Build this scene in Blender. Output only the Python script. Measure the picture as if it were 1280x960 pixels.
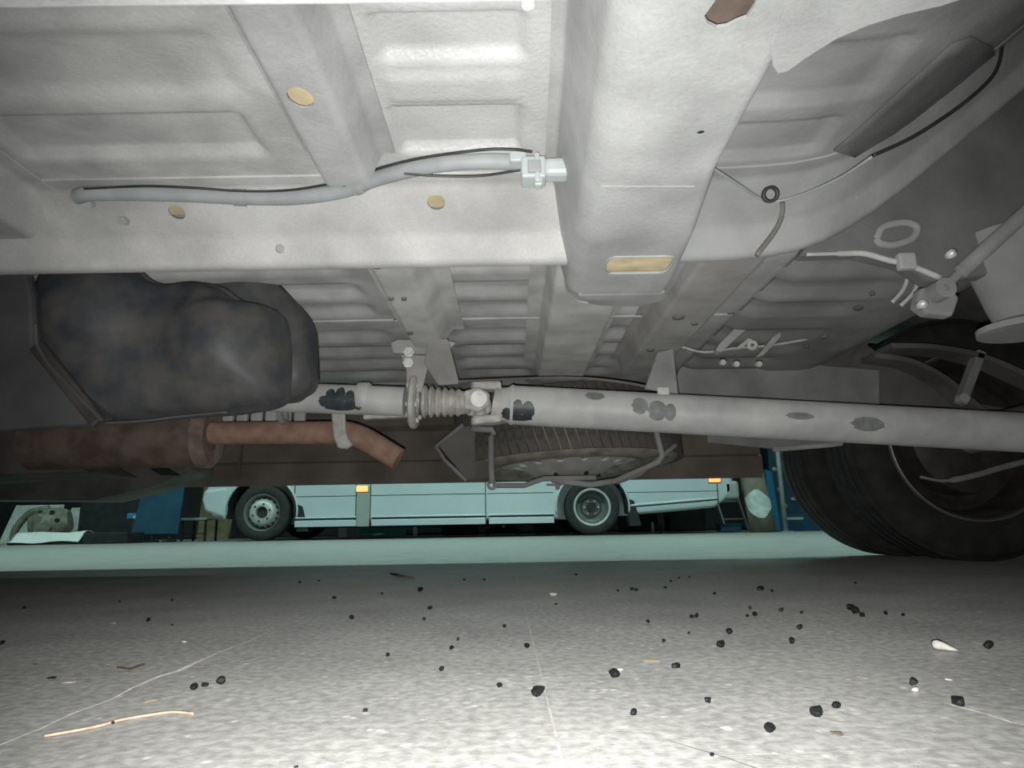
import bpy, bmesh, math, random
from mathutils import Vector, Matrix
for o in list(bpy.data.objects): bpy.data.objects.remove(o)
S = bpy.context.scene
C = S.collection
random.seed(7)
PI = math.pi

# ------------------------------------------------------------------ camera
FPX = 880.0                      # focal length in pixels of the 1280x960 frame
PITCH = math.atan(179/880); ROLL = .017; CAMH = .112
cr, sr, ct, st = math.cos(ROLL), math.sin(ROLL), math.cos(PITCH), math.sin(PITCH)
cam_d = bpy.data.cameras.new('camera'); cam = bpy.data.objects.new('camera', cam_d); C.objects.link(cam)
cam_d.sensor_fit = 'HORIZONTAL'; cam_d.sensor_width = 36; cam_d.lens = 36*FPX/1280
cam_d.clip_start = .01; cam_d.clip_end = 100
r0, u0, f0 = Vector((1,0,0)), Vector((0,-st,ct)), Vector((0,ct,st))
rv, uv = r0*cr - u0*sr, r0*sr + u0*cr
m = Matrix.Identity(4)
for i in range(3): m[i][0], m[i][1], m[i][2] = rv[i], uv[i], -f0[i]
m[2][3] = CAMH
cam.matrix_world = m
S.camera = cam

def ray(x, y):
    a, b = x-640, 480-y
    return a*rv + b*uv + FPX*f0
def at(x, y, Y=None, z=None, X=None):
    d = ray(x, y)
    t = Y/d.y if Y is not None else ((z-CAMH)/d.z if z is not None else X/d.x)
    return Vector((d.x*t, d.y*t, CAMH+d.z*t))

# ------------------------------------------------------------------ world, lights, exposure
w = bpy.data.worlds.new('world'); S.world = w; w.use_nodes = True
w.node_tree.nodes['Background'].inputs[0].default_value = (.55, .7, .72, 1)
w.node_tree.nodes['Background'].inputs[1].default_value = .06
# the phone's flash, a little below and to the left of the lens
fl = bpy.data.lights.new('phone_flash', 'SPOT'); flo = bpy.data.objects.new('phone_flash', fl); C.objects.link(flo)
fl.energy = 45; fl.color = (1, .995, .975); fl.spot_size = math.radians(108); fl.spot_blend = 1.0; fl.shadow_soft_size = .0035
flo.location = (-.006, 0, CAMH-.014)
flo.rotation_euler = Vector((.04, ct, st-.06)).to_track_quat('-Z', 'Y').to_euler()
# fluorescent battens of the garage
TEAL = (.66, 1, .92)
for (x, y, e) in ((-5.5, 4.6, 165), (-1.2, 4.6, 182), (3.2, 4.6, 165), (-6, 11.2, 16), (4.5, 11.2, 16)):
    L = bpy.data.lights.new('tube_light', 'AREA'); L.shape = 'RECTANGLE'; L.size = 2.4; L.size_y = .16
    L.energy = e; L.color = TEAL
    lo = bpy.data.objects.new('tube_light', L); C.objects.link(lo); lo.location = (x, y, 4.62)
S.view_settings.view_transform = 'Standard'; S.view_settings.look = 'None'
S.view_settings.exposure = 0.0; S.view_settings.gamma = 1.0; S.view_settings.use_curve_mapping = False

# ------------------------------------------------------------------ materials
def mat(name, col, rough=.6, metal=0, var=.15, scale=20, bump=0, bscale=150, col2=None, spec=.4, detail=6, lo=.35, hi=.65, emit=None, estr=0, fine=0):
    M = bpy.data.materials.new(name); M.use_nodes = True
    nt = M.node_tree; N = nt.nodes; L = nt.links; b = N['Principled BSDF']
    tc = N.new('ShaderNodeTexCoord')
    nz = N.new('ShaderNodeTexNoise'); nz.inputs['Scale'].default_value = scale; nz.inputs['Detail'].default_value = detail
    L.new(tc.outputs['Object'], nz.inputs['Vector'])
    rp = N.new('ShaderNodeValToRGB')
    c2 = col2 or tuple(c*(1-var) for c in col)
    c1 = col if col2 else tuple(min(1, c*(1+var)) for c in col)
    rp.color_ramp.elements[0].position = lo; rp.color_ramp.elements[0].color = (*c2, 1)
    rp.color_ramp.elements[1].position = hi; rp.color_ramp.elements[1].color = (*c1, 1)
    L.new(nz.outputs['Fac'], rp.inputs['Fac'])
    out = rp.outputs['Color']
    if fine:
        n2 = N.new('ShaderNodeTexNoise'); n2.inputs['Scale'].default_value = 420; n2.inputs['Detail'].default_value = 3
        L.new(tc.outputs['Object'], n2.inputs['Vector'])
        mp = N.new('ShaderNodeMapRange'); mp.inputs['From Min'].default_value = .3; mp.inputs['From Max'].default_value = .7
        mp.inputs['To Min'].default_value = 1-fine; mp.inputs['To Max'].default_value = 1+fine
        L.new(n2.outputs['Fac'], mp.inputs['Value'])
        mx = N.new('ShaderNodeMix'); mx.data_type = 'RGBA'; mx.blend_type = 'MULTIPLY'; mx.inputs['Factor'].default_value = 1
        L.new(out, mx.inputs['A']); L.new(mp.outputs['Result'], mx.inputs['B']); out = mx.outputs['Result']
    L.new(out, b.inputs['Base Color'])
    b.inputs['Roughness'].default_value = rough; b.inputs['Metallic'].default_value = metal
    b.inputs['Specular IOR Level'].default_value = spec
    b.inputs['Diffuse Roughness'].default_value = .22
    if bump:
        nb = N.new('ShaderNodeTexNoise'); nb.inputs['Scale'].default_value = bscale; nb.inputs['Detail'].default_value = 3
        L.new(tc.outputs['Object'], nb.inputs['Vector'])
        bp = N.new('ShaderNodeBump'); bp.inputs['Strength'].default_value = bump; bp.inputs['Distance'].default_value = .002
        L.new(nb.outputs['Fac'], bp.inputs['Height']); L.new(bp.outputs['Normal'], b.inputs['Normal'])
    if emit:
        b.inputs['Emission Color'].default_value = (*emit, 1); b.inputs['Emission Strength'].default_value = estr
    return M

M = {}
M['coat']   = mat('dusty_undercoat', (.41, .41, .402), .62, 0, .18, 13, .3, 220, fine=.05)
M['coat_tex'] = mat('pebbled_undercoat', (.41, .415, .406), .45, 0, .14, 9, .45, 200, spec=.5, fine=.05)
M['rail']   = mat('rail_paint', (.41, .408, .398), .6, 0, .17, 11, .25, 160, fine=.06, detail=10)
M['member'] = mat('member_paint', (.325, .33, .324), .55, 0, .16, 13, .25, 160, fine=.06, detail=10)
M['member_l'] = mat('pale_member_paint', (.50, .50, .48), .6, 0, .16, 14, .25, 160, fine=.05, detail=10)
M['ochre']  = mat('cavity_primer', (.55, .47, .30), .7, 0, .2, 30)
M['dark']   = mat('dark_underseal', (.13, .125, .115), .75, 0, .25, 8, .3, 120)
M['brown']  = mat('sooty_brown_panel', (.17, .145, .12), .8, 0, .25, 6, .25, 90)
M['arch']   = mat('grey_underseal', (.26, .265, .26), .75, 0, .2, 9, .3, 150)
M['mid']    = mat('mid_grey_undercoat', (.34, .335, .32), .65, 0, .15, 12, .3, 160)
M['plastic']= mat('black_plastic', (.045, .048, .055), .5, 0, .3, 26, .25, 60, col2=(.085, .083, .08), spec=.22, detail=10)
M['shield'] = mat('dark_grey_plastic', (.065, .065, .067), .6, 0, .25, 12, .2, 80)
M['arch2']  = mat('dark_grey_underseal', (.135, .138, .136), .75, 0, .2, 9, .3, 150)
M['rust']   = mat('rusty_pipe', (.36, .235, .18), .8, 0, .2, 35, .3, 180, col2=(.26, .15, .11), fine=.1)
M['rustdk'] = mat('dark_rusty_steel', (.13, .10, .08), .8, 0, .3, 25, .3, 120)
M['rustmid'] = mat('brown_muffler_end', (.21, .165, .135), .8, 0, .25, 30, .3, 120)
M['shaft']  = mat('dusty_shaft_paint', (.56, .56, .54), .5, 0, .1, 14, .15, 120, col2=(.42, .425, .42), fine=.05)
M['cast']   = mat('cast_steel', (.46, .45, .42), .55, .1, .2, 40, .3, 180)
M['grease'] = mat('dark_grease', (.045, .055, .06), .45, 0, .3, 60)
M['smudge'] = mat('faint_grease', (.24, .25, .25), .5, 0, .2, 60)
M['bolt']   = mat('zinc_bolt', (.68, .68, .65), .4, .3, .15, 60)
M['loom']   = mat('grey_loom', (.27, .285, .29), .6, 0, .12, 25)
M['cable']  = mat('black_cable', (.03, .03, .03), .5, 0, .2, 40)
M['conn']   = mat('pale_connector', (.37, .405, .40), .45, 0, .08, 40)
M['rubber'] = mat('tyre_rubber', (.030, .029, .028), .8, 0, .3, 20, .15, 120)
M['rubber_dusty'] = mat('dusty_tyre_rubber', (.27, .25, .215), .85, 0, .3, 25, .2, 120)
M['rubber_block'] = mat('tread_rubber', (.095, .088, .077), .8, 0, .3, 60, .15, 120)
M['rimdk']  = mat('dirty_rim', (.055, .05, .048), .6, .2, .3, 20)
M['rimgrey']= mat('grey_rim', (.50, .49, .46), .55, .1, .15, 20)
M['stone']  = mat('black_stone', (.012, .013, .014), .45, 0, .4, 300, .2, 300, spec=.25)
M['pale']   = mat('pale_chip', (.62, .60, .55), .7, 0, .15, 200)
M['tan']    = mat('tan_crumb', (.42, .37, .28), .8, 0, .25, 300)
M['leaf']   = mat('brown_leaf', (.14, .115, .085), .8, 0, .3, 200)
M['copper'] = mat('tan_wire', (.58, .43, .31), .5, .1, .15, 200)
M['white']  = mat('white_plastic', (.75, .77, .75), .4, 0, .05, 40)
M['silver'] = mat('silver_van_paint', (.56, .61, .63), .32, .15, .03, 3, spec=.5)
M['silver2']= mat('grey_van_trim', (.34, .36, .34), .45, .1, .05, 5)
M['gap']    = mat('dark_gap', (.02, .025, .025), .7)
M['glass']  = mat('dark_window_glass', (.02, .03, .03), .08, 0, .1, 3, spec=.6)
M['amber']  = mat('amber_lens', (.95, .42, .10), .3, 0, .05, 30, emit=(1, .42, .15), estr=1.3)  # glow stands in for flash light thrown back by the reflectors
M['wheelsilver'] = mat('silver_wheel', (.50, .50, .48), .45, .3, .1, 8)
M['wheelgrey'] = mat('grey_wheel', (.20, .20, .19), .5, .3, .15, 8)
M['blue']   = mat('blue_board', (.012, .065, .115), .6, 0, .15, 5)
M['bluedk'] = mat('blue_machine_paint', (.012, .05, .09), .6, 0, .25, 4)
M['greenb'] = mat('green_board', (.09, .36, .29), .6, 0, .15, 5)
M['wood']   = mat('old_wood', (.22, .18, .10), .8, 0, .25, 8)
M['steel']  = mat('tube_steel', (.36, .37, .36), .5, .3, .15, 10)
M['black']  = mat('black_clutter', (.02, .022, .022), .7, 0, .3, 8)
M['junk']   = mat('old_cast_metal', (.20, .19, .15), .6, .2, .35, 12, .3, 30)
M['pillar'] = mat('brown_pillar', (.20, .18, .145), .8, 0, .25, 6)
M['splash'] = mat('pale_paint_splash', (.55, .60, .57), .7, 0, .15, 15)
M['cyan']   = mat('cyan_plastic', (.035, .22, .42), .4, 0, .1, 10)
M['wall']   = mat('dark_garage_wall', (.045, .05, .05), .85, 0, .3, .8)
M['wall_pale'] = mat('pale_garage_wall', (.45, .46, .45), .85, 0, .1, .8)
M['ceil']   = mat('garage_ceiling', (.5, .51, .5), .85, 0, .1, 1)
M['tube']   = mat('lit_tube', (.8, .9, .88), .4, emit=(.62, 1, .88), estr=3)
M['chalk']  = mat('pale_scratch', (.70, .69, .66), .7, 0, .2, 150)
M['grout']  = mat('pale_joint_filler', (.42, .41, .39), .8, 0, .2, 60)

def concrete():
    m_ = bpy.data.materials.new('worn_concrete'); m_.use_nodes = True
    nt = m_.node_tree; N = nt.nodes; L = nt.links; b = N['Principled BSDF']
    geo = N.new('ShaderNodeNewGeometry')
    def noise(s, d=5):
        n = N.new('ShaderNodeTexNoise'); n.inputs['Scale'].default_value = s; n.inputs['Detail'].default_value = d
        L.new(geo.outputs['Position'], n.inputs['Vector']); return n.outputs['Fac']
    def ramp(f, a, ca, bb, cb):
        r = N.new('ShaderNodeValToRGB'); r.color_ramp.elements[0].position = a; r.color_ramp.elements[0].color = (*ca, 1)
        r.color_ramp.elements[1].position = bb; r.color_ramp.elements[1].color = (*cb, 1); L.new(f, r.inputs['Fac']); return r.outputs['Color']
    def mix(mode, fac, a, bcol):
        x = N.new('ShaderNodeMix'); x.data_type = 'RGBA'; x.blend_type = mode
        if isinstance(fac, float): x.inputs['Factor'].default_value = fac
        else: L.new(fac, x.inputs['Factor'])
        L.new(a, x.inputs['A'])
        if isinstance(bcol, tuple): x.inputs['B'].default_value = (*bcol, 1)
        else: L.new(bcol, x.inputs['B'])
        return x.outputs['Result']
    base = ramp(noise(7, 9), .32, (.23, .228, .219), .68, (.30, .298, .286))
    grain = ramp(noise(130, 6), .36, (.74, .74, .74), .66, (1.16, 1.16, 1.15))
    c = mix('MULTIPLY', 1.0, base, grain)
    vo = N.new('ShaderNodeTexVoronoi'); vo.inputs['Scale'].default_value = 95; L.new(geo.outputs['Position'], vo.inputs['Vector'])
    chips = ramp(vo.outputs['Distance'], .0, (1, 1, 1), .32, (0, 0, 0))
    sel = ramp(noise(38, 2), .52, (0, 0, 0), .62, (1, 1, 1))
    f = mix('MULTIPLY', 1.0, chips, sel)
    c = mix('MIX', f, c, (.52, .51, .48))
    vd = N.new('ShaderNodeTexVoronoi'); vd.inputs['Scale'].default_value = 260; L.new(geo.outputs['Position'], vd.inputs['Vector'])
    dk = ramp(vd.outputs['Distance'], .05, (1, 1, 1), .22, (0, 0, 0))
    sd = ramp(noise(30, 2), .55, (0, 0, 0), .66, (1, 1, 1))
    c = mix('MIX', mix('MULTIPLY', 1.0, dk, sd), c, (.09, .09, .085))
    L.new(c, b.inputs['Base Color']); b.inputs['Roughness'].default_value = .44; b.inputs['Specular IOR Level'].default_value = .5
    b.inputs['Diffuse Roughness'].default_value = .6
    bp = N.new('ShaderNodeBump'); bp.inputs['Strength'].default_value = .35; bp.inputs['Distance'].default_value = .0010
    ad = N.new('ShaderNodeMath'); L.new(noise(420, 4), ad.inputs[0]); L.new(noise(150, 3), ad.inputs[1])
    L.new(ad.outputs[0], bp.inputs['Height']); L.new(bp.outputs['Normal'], b.inputs['Normal'])
    return m_
M['concrete'] = concrete()

# ------------------------------------------------------------------ mesh helpers
def V(*a): return Vector(a)
def link(name, me, material, parent=None, smooth=False, loc=None, rot=None):
    o = bpy.data.objects.new(name, me); C.objects.link(o)
    if material is not None and not me.materials: me.materials.append(material)
    if smooth:
        for p in me.polygons: p.use_smooth = True
    if loc is not None: o.location = loc
    if rot is not None: o.rotation_euler = rot
    if parent is not None:
        o.parent = parent
        pm = parent.get('_pinv')
        if pm: o.matrix_parent_inverse = Matrix.Translation(Vector(pm))
    return o
def tag(o, label=None, cat=None, group=None, kind=None):
    if label: o['label'] = label
    if cat: o['category'] = cat
    if group: o['group'] = group
    if kind: o['kind'] = kind
    return o
def empty(name, loc, label=None, cat=None, group=None):
    o = bpy.data.objects.new(name, None); o.empty_display_size = .1; C.objects.link(o); o.location = loc
    return tag(o, label, cat, group)

class MB:
    def __init__(s): s.v = []; s.f = []
    def add(s, vs, fs):
        k = len(s.v); s.v += [Vector(q) for q in vs]; s.f += [tuple(i+k for i in f) for f in fs]; return s
    def box(s, a, b):
        x0,y0,z0 = a; x1,y1,z1 = b
        return s.add([(x0,y0,z0),(x1,y0,z0),(x1,y1,z0),(x0,y1,z0),(x0,y0,z1),(x1,y0,z1),(x1,y1,z1),(x0,y1,z1)],
                     [(0,3,2,1),(4,5,6,7),(0,1,5,4),(1,2,6,5),(2,3,7,6),(3,0,4,7)])
    def bar(s, p, q, wd, ht, up=(0,0,1)):
        p, q = Vector(p), Vector(q); d = (q-p).normalized(); up = Vector(up)
        sd = d.cross(up)
        if sd.length < 1e-4: sd = d.cross(Vector((1,0,0)))
        sd.normalize(); u = sd.cross(d).normalized()
        vs = [c + sd*a*wd/2 + u*b*ht/2 for c in (p, q) for a, b in ((-1,-1),(1,-1),(1,1),(-1,1))]
        return s.add(vs, [(3,2,1,0),(4,5,6,7),(0,1,5,4),(1,2,6,5),(2,3,7,6),(3,0,4,7)])
    def tube(s, pts, r, n=12, cap=True):
        pts = [Vector(p) for p in pts]; k = len(s.v); m_ = len(pts)
        rr = r if isinstance(r, (list, tuple)) else [r]*m_
        ref = Vector((0,0,1)); 
        d0 = (pts[1]-pts[0]).normalized()
        if abs(d0.dot(ref)) > .95: ref = Vector((1,0,0))
        for i, p in enumerate(pts):
            d = (pts[min(i+1, m_-1)]-pts[max(i-1, 0)]).normalized()
            a = d.cross(ref).normalized(); b = a.cross(d).normalized(); ref = b
            for j in range(n):
                t = 2*PI*j/n; s.v.append(p + a*math.cos(t)*rr[i] + b*math.sin(t)*rr[i])
        for i in range(m_-1):
            for j in range(n):
                s.f.append((k+i*n+j, k+i*n+(j+1)%n, k+(i+1)*n+(j+1)%n, k+(i+1)*n+j))
        if cap:
            s.f.append(tuple(k+j for j in reversed(range(n)))); s.f.append(tuple(k+(m_-1)*n+j for j in range(n)))
        return s
    def lathe(s, prof, axis=(0,1,0), org=(0,0,0), n=48, closed=False):
        ax = Vector(axis).normalized(); org = Vector(org)
        a = ax.cross(Vector((0,0,1)) if abs(ax.z) < .9 else Vector((1,0,0))).normalized(); b = ax.cross(a)
        k = len(s.v); L = len(prof)
        for j in range(n):
            t = 2*PI*j/n; e = a*math.cos(t)+b*math.sin(t)
            for (r, h) in prof: s.v.append(org + e*r + ax*h)
        for j in range(n):
            j2 = (j+1) % n
            for i in range(L if closed else L-1):
                i2 = (i+1) % L
                s.f.append((k+j*L+i, k+j2*L+i, k+j2*L+i2, k+j*L+i2))
        return s
    def prism(s, poly, vec):
        k = len(s.v); n = len(poly); vec = Vector(vec)
        s.v += [Vector(p) for p in poly] + [Vector(p)+vec for p in poly]
        s.f.append(tuple(k+i for i in reversed(range(n)))); s.f.append(tuple(k+n+i for i in range(n)))
        for i in range(n): s.f.append((k+i, k+(i+1) % n, k+n+(i+1) % n, k+n+i))
        return s
    def sheet(s, prof, p0, p1, wfun):
        # open profile swept between stations
        return s
    def mesh(s, name, fix=True):
        me = bpy.data.meshes.new(name); me.from_pydata([tuple(q) for q in s.v], [], s.f); me.update()
        if fix:
            bm = bmesh.new(); bm.from_mesh(me); bmesh.ops.recalc_face_normals(bm, faces=bm.faces); bm.to_mesh(me); bm.free()
        return me
    def build(s, name, material, parent=None, smooth=False, bevel=0, solid=0, sub=0, angle=None, loc=None, rot=None, seg=2):
        o = link(name, s.mesh(name), material, parent, smooth, loc, rot)
        if solid:
            q = o.modifiers.new('solid', 'SOLIDIFY'); q.thickness = solid; q.offset = 0
        if bevel:
            q = o.modifiers.new('bevel', 'BEVEL'); q.width = bevel; q.segments = seg; q.limit_method = 'ANGLE'; q.angle_limit = math.radians(35)
        if sub:
            q = o.modifiers.new('sub', 'SUBSURF'); q.levels = sub; q.render_levels = sub
        if angle: o.data.set_sharp_from_angle(angle=math.radians(angle))
        return o

def bake(o):
    dg = bpy.context.evaluated_depsgraph_get(); dg.update()
    me = bpy.data.meshes.new_from_object(o.evaluated_get(dg))
    o.modifiers.clear(); o.data = me; return o
def cut(o, cutters):
    for c in cutters:
        q = o.modifiers.new('cut', 'BOOLEAN'); q.operation = 'DIFFERENCE'; q.solver = 'EXACT'; q.object = c
    wn = 'wn' in o.modifiers
    if wn: o.modifiers.remove(o.modifiers['wn'])
    bake(o)
    if wn: tidy(o)
    for c in cutters: bpy.data.objects.remove(c)
    return o
def tidy(o, ang=32):
    bake(o); o.data.set_sharp_from_angle(angle=math.radians(ang))
    q = o.modifiers.new('wn', 'WEIGHTED_NORMAL'); q.keep_sharp = True; q.weight = 100
    return o
def cutter(mb): return mb.build('cutter', None)
def fillet(poly, r, n=4):
    # rounds the inner corners of an open 2-D profile
    out = [poly[0]]
    for i in range(1, len(poly)-1):
        a, b, c = (Vector((*poly[i+k], 0)) for k in (-1, 0, 1))
        d1, d2 = (a-b), (c-b); rr = min(r, d1.length*.45, d2.length*.45)
        p, q = b+d1.normalized()*rr, b+d2.normalized()*rr
        for k in range(n+1):
            t = k/n; e = p*(1-t)**2 + b*2*t*(1-t) + q*t*t; out.append((e.x, e.y))
    return out + [poly[-1]]
def spline(pts, n=8):
    P = [Vector(p) for p in pts]; P = [P[0]*2-P[1]] + P + [P[-1]*2-P[-2]]; out = []
    for i in range(1, len(P)-2):
        for k in range(n):
            t = k/n; a, b, c, d = P[i-1:i+3]
            out.append(.5*((2*b)+(c-a)*t+(2*a-5*b+4*c-d)*t*t+(3*b-a-3*c+d)*t**3))
    return out + [P[-2]]
def sm(x): x = max(0, min(1, x)); return x*x*(3-2*x)
def grid(x0, x1, y0, y1, step, zf):
    nx = max(2, int((x1-x0)/step)); ny = max(2, int((y1-y0)/step)); mb = MB()
    for j in range(ny+1):
        y = y0+(y1-y0)*j/ny
        for i in range(nx+1):
            x = x0+(x1-x0)*i/nx; mb.v.append(Vector((x, y, zf(x, y))))
    for j in range(ny):
        for i in range(nx):
            a = j*(nx+1)+i; mb.f.append((a, a+nx+1, a+nx+2, a+1))
    return mb
def plateau(x, y, x0, x1, y0, y1, e):
    # rounded stamped field: 1 inside, 0 outside, ramp of width e
    dx = max(x0-x, x-x1, 0); dy = max(y0-y, y-y1, 0)
    return 1-sm(math.hypot(dx, dy)/e)

# ================================================================== the garage
def struct(o): o['kind'] = 'structure'; return o
flr = struct(MB().box((-14,-4,-.12), (12,16,-.0002)).build('floor', M['grout']))
def slab(poly): MB().prism([(x, y, -.1) for x, y in poly], (0,0,.1)).build('concrete_slab', M['concrete'], flr)
gp = .0008
jx0, jx1 = .0205, -.088           # the long joint runs almost straight away from the lens
JX = lambda y: .0215 - (y-.36)*.0138
yj = lambda x: .372 + .05*x
slab([(-14,-4),(JX(-4)-gp,-4),(JX(16)-gp,16),(-14,16)])
slab([(JX(.37)+gp,yj(.02)+gp*.4),(12,yj(12)+gp*.4),(12,16),(JX(16)+gp,16)])
slab([(JX(-4)+gp,-4),(12,-4),(12,yj(12)-gp*.4),(JX(.37)+gp,yj(.02)-gp*.4)])
struct(MB().box((-14,15.8,0), (12,16,5)).build('wall_back', M['wall']))
struct(MB().box((-14,-4,0), (-13.8,15.8,5)).build('wall_left', M['wall_pale']))
struct(MB().box((11.8,-4,0), (12,15.8,5)).build('wall_right', M['wall_pale']))
struct(MB().box((-13.8,-4,0), (11.8,-3.8,5)).build('wall_front', M['wall_pale']))
struct(MB().box((-14,-4,5), (12,16,5.2)).build('ceiling', M['ceil']))
for (x, y) in ((-5.5,4.6),(-1.2,4.6),(3.2,4.6),(-6,11.2),(4.5,11.2)):
    e = empty('fluorescent_light', (x, y, 5), 'long fluorescent batten under the garage ceiling', 'light', 'ceiling battens of the garage')
    MB().box((-1.25,-.09,-.3), (1.25,.09,-.22)).build('housing', M['white'], e, bevel=.01)
    for s in (-.04, .04): MB().tube([(-1.2,s,-.325),(1.2,s,-.325)], .018, 10).build('tube', M['tube'], e)
    for s in (-.9, .9): MB().tube([(s,0,-.22),(s,0,0)], .008, 8).build('hanger_rod', M['steel'], e)

# ================================================================== the van we lie under
VC = V(0, 1.43, 0)
van = empty('van', VC, 'dusty grey van underside overhead with propeller shaft, black tank and spare wheel', 'van')
van['_pinv'] = [-VC.x, -VC.y, -VC.z]
FZ = .502                                        # floor pan height
RB = .452                                        # longitudinal rail underside
RY0, RY1 = .768, .872
YF = 2.45                                        # far body side

# ---- floor pan: stamped panels
def px(x, y): q = at(x, y, z=FZ); return q.x, q.y
def near_left(x, y):
    z = FZ
    z += .010*plateau(x, y, -.50, -.262, .612, .672, .012)
    z += .006*plateau(x, y, -.56, -.25, .505, .56, .022)
    z += .005*plateau(x, y, -.56, -.24, .40, .46, .022)
    return z
def near_mid(x, y):
    z = FZ
    z += .011*plateau(x, y, -.107, .008, .604, .675, .008)
    z += .010*plateau(x, y, -.10, .008, .484, .524, .012)
    z -= .004*plateau(x, y, -.10, .004, .555, .580, .014)
    z += .009*plateau(x+(y-.6)*.22, y, -.158, -.138, .55, .67, .008)
    z += .006*plateau(x, y, -.10, .010, .40, .45, .014)
    return z
def KK(x): return min(.38, .032*math.log(1+math.exp((x-.385)/.04)))
def near_right(x, y):
    z = FZ
    z += .009*plateau(x, y, .19, .34, .53, .60, .012)
    z += .007*plateau(x, y, .19, .33, .645, .70, .010)
    z += KK(x)
    return z
RIBS = [1.0, 1.12, 1.225, 1.40, 1.52, 1.64, 1.76, 1.90, 2.04, 2.18]
def far_z(spans):
    def f(x, y):
        z = FZ
        for a, b in spans:
            for r in RIBS:
                z += .013*plateau(x, y, a+.03, b-.03, r-.018, r+.018, .022)
        return z
    return f
def pan(name, x0, x1, y0, y1, step, zf, m_):
    return grid(x0, x1, y0, y1, step, zf).build(name, m_, van, smooth=True, solid=.0012)
pan('floor_panel', -.75, -.16, .20, .80, .006, near_left, M['coat'])
pan('floor_panel', -.16, .10, .20, .80, .004, near_mid, M['coat_tex'])
pan('floor_panel', .10, 1.05, .20, .80, .007, near_right, M['arch'])
pan('floor_panel', -.75, .43, .80, 1.285, .010, far_z([(-.62,-.235),(-.135,.06),(.18,.26)]), M['coat'])
pan('floor_panel', -.75, .43, 1.285, 2.44, .014, far_z([(-.62,-.235),(-.135,.06),(.18,.26)]), M['coat'])
pan('rear_floor_panel', .405, 1.15, .93, 2.44, .016, lambda x, y: FZ+.001-.012*sm((x-.42)/.03) + .011*sum(plateau(x, y, .415, .62, r-.02, r+.02, .02) for r in RIBS) + .40*sm((x-.72)/.6), M['arch'])
for a, b in ((-.62,-.222), (-.125,.065), (.185,.25), (.35,.41)):
    MB().box((a, 1.279, FZ-.004), (b, 1.287, FZ+.002)).build('seam_flange', M['coat'], van, bevel=.001)
pan('front_floor_panel', -3.2, -.75, .20, 2.44, .06, lambda x, y: FZ, M['dark'])
pan('rear_deck_panel', 1.05, 3.0, .20, .80, .06, lambda x, y: FZ+.38, M['dark'])
pan('rear_deck_panel', 1.15, 3.0, .80, 2.44, .06, lambda x, y: FZ+.388, M['dark'])

# ---- members across the van (hat sections running away from the lens)
def cross(name, prof, y0, y1, m_, n=1, r=.006):
    p = fillet(prof, r); mb = MB(); k = len(p)
    for j in range(n+1):
        y = y0+(y1-y0)*j/n; mb.v += [Vector((a, y, b)) for a, b in p]
    for j in range(n):
        for i in range(k-1): mb.f.append((j*k+i, j*k+i+1, (j+1)*k+i+1, (j+1)*k+i))
    return tidy(mb.build(name, m_, van, smooth=True, solid=.0022))
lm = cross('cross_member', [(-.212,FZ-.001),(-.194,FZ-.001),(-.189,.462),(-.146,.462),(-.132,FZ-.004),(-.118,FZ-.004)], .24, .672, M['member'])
hp = at(376, 117, z=.465)
cut(lm, [cutter(MB().prism([hp+V(.0105*math.cos(k*.314), .0145*math.sin(k*.314), -.03) for k in range(20)], (0,0,.045)))])
MB().box((hp.x-.024, hp.y-.03, hp.z+.014), (hp.x+.014, hp.y+.045, hp.z+.017)).build('cavity_plate', M['ochre'], van)
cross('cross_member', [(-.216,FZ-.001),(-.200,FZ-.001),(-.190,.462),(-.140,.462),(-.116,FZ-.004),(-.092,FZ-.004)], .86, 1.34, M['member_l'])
cross('cross_member', [(-.66,FZ-.001),(-.64,FZ-.001),(-.62,.455),(-.56,.455),(-.54,FZ-.003),(-.52,FZ-.003)], .24, .775, M['coat'])
# narrow member that carries on behind the outrigger
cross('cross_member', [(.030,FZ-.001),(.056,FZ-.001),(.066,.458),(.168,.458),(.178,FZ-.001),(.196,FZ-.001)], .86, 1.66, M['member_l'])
cross('cross_member', [(.235,FZ-.001),(.250,FZ-.001),(.262,.462),(.345,.462),(.352,FZ-.016),(.37,FZ-.016)], .86, 1.62, M['mid'])

# ---- longitudinal rail with kick-up towards the axle
def along(name, stations, prof_fn, m_, r=.006):
    mb = MB(); k = None
    for s in stations:
        p = fillet(prof_fn(s), r); k = len(p); mb.v += [Vector((s[0], a, b)) for a, b in p]
    for j in range(len(stations)-1):
        for i in range(k-1): mb.f.append((j*k+i, j*k+i+1, (j+1)*k+i+1, (j+1)*k+i))
    return tidy(mb.build(name, m_, van, smooth=True, solid=.0024))
rail_prof = lambda s: [(.722, FZ-.002+s[1]), (.745, FZ-.002+s[1]), (.800, .463+s[1]), (.8155, .431+s[1]), (.832, .431+s[1]), (.838, FZ-.002+s[1]), (.86, FZ-.002+s[1])]
rail = along('side_rail', [(-1.6,0,0), (-.2,0,0), (.09,0,0)], rail_prof, M['rail'])
h1 = at(222, 264, Y=.772); h2 = at(545, 254, Y=.763); h3 = at(351, 311, Y=.808)
def ycyl(p, r, sx=1): return cutter(MB().tube([p+V(0,-.02,-.028), p+V(0,.012,.017)], r, 20))
cut(rail, [ycyl(h1,.0098), ycyl(h2,.0105), cutter(MB().tube([h3+V(0,-.02,-.008), h3+V(0,.014,.006)], .0055, 16))])
for h in (h1, h2):
    MB().box((h.x-.03, h.y+.0, h.z+.010), (h.x+.03, h.y+.03, h.z+.013)).build('cavity_plate', M['ochre'], van)
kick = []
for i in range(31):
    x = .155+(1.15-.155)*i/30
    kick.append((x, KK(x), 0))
along('side_rail', kick, rail_prof, M['arch'])
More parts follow.
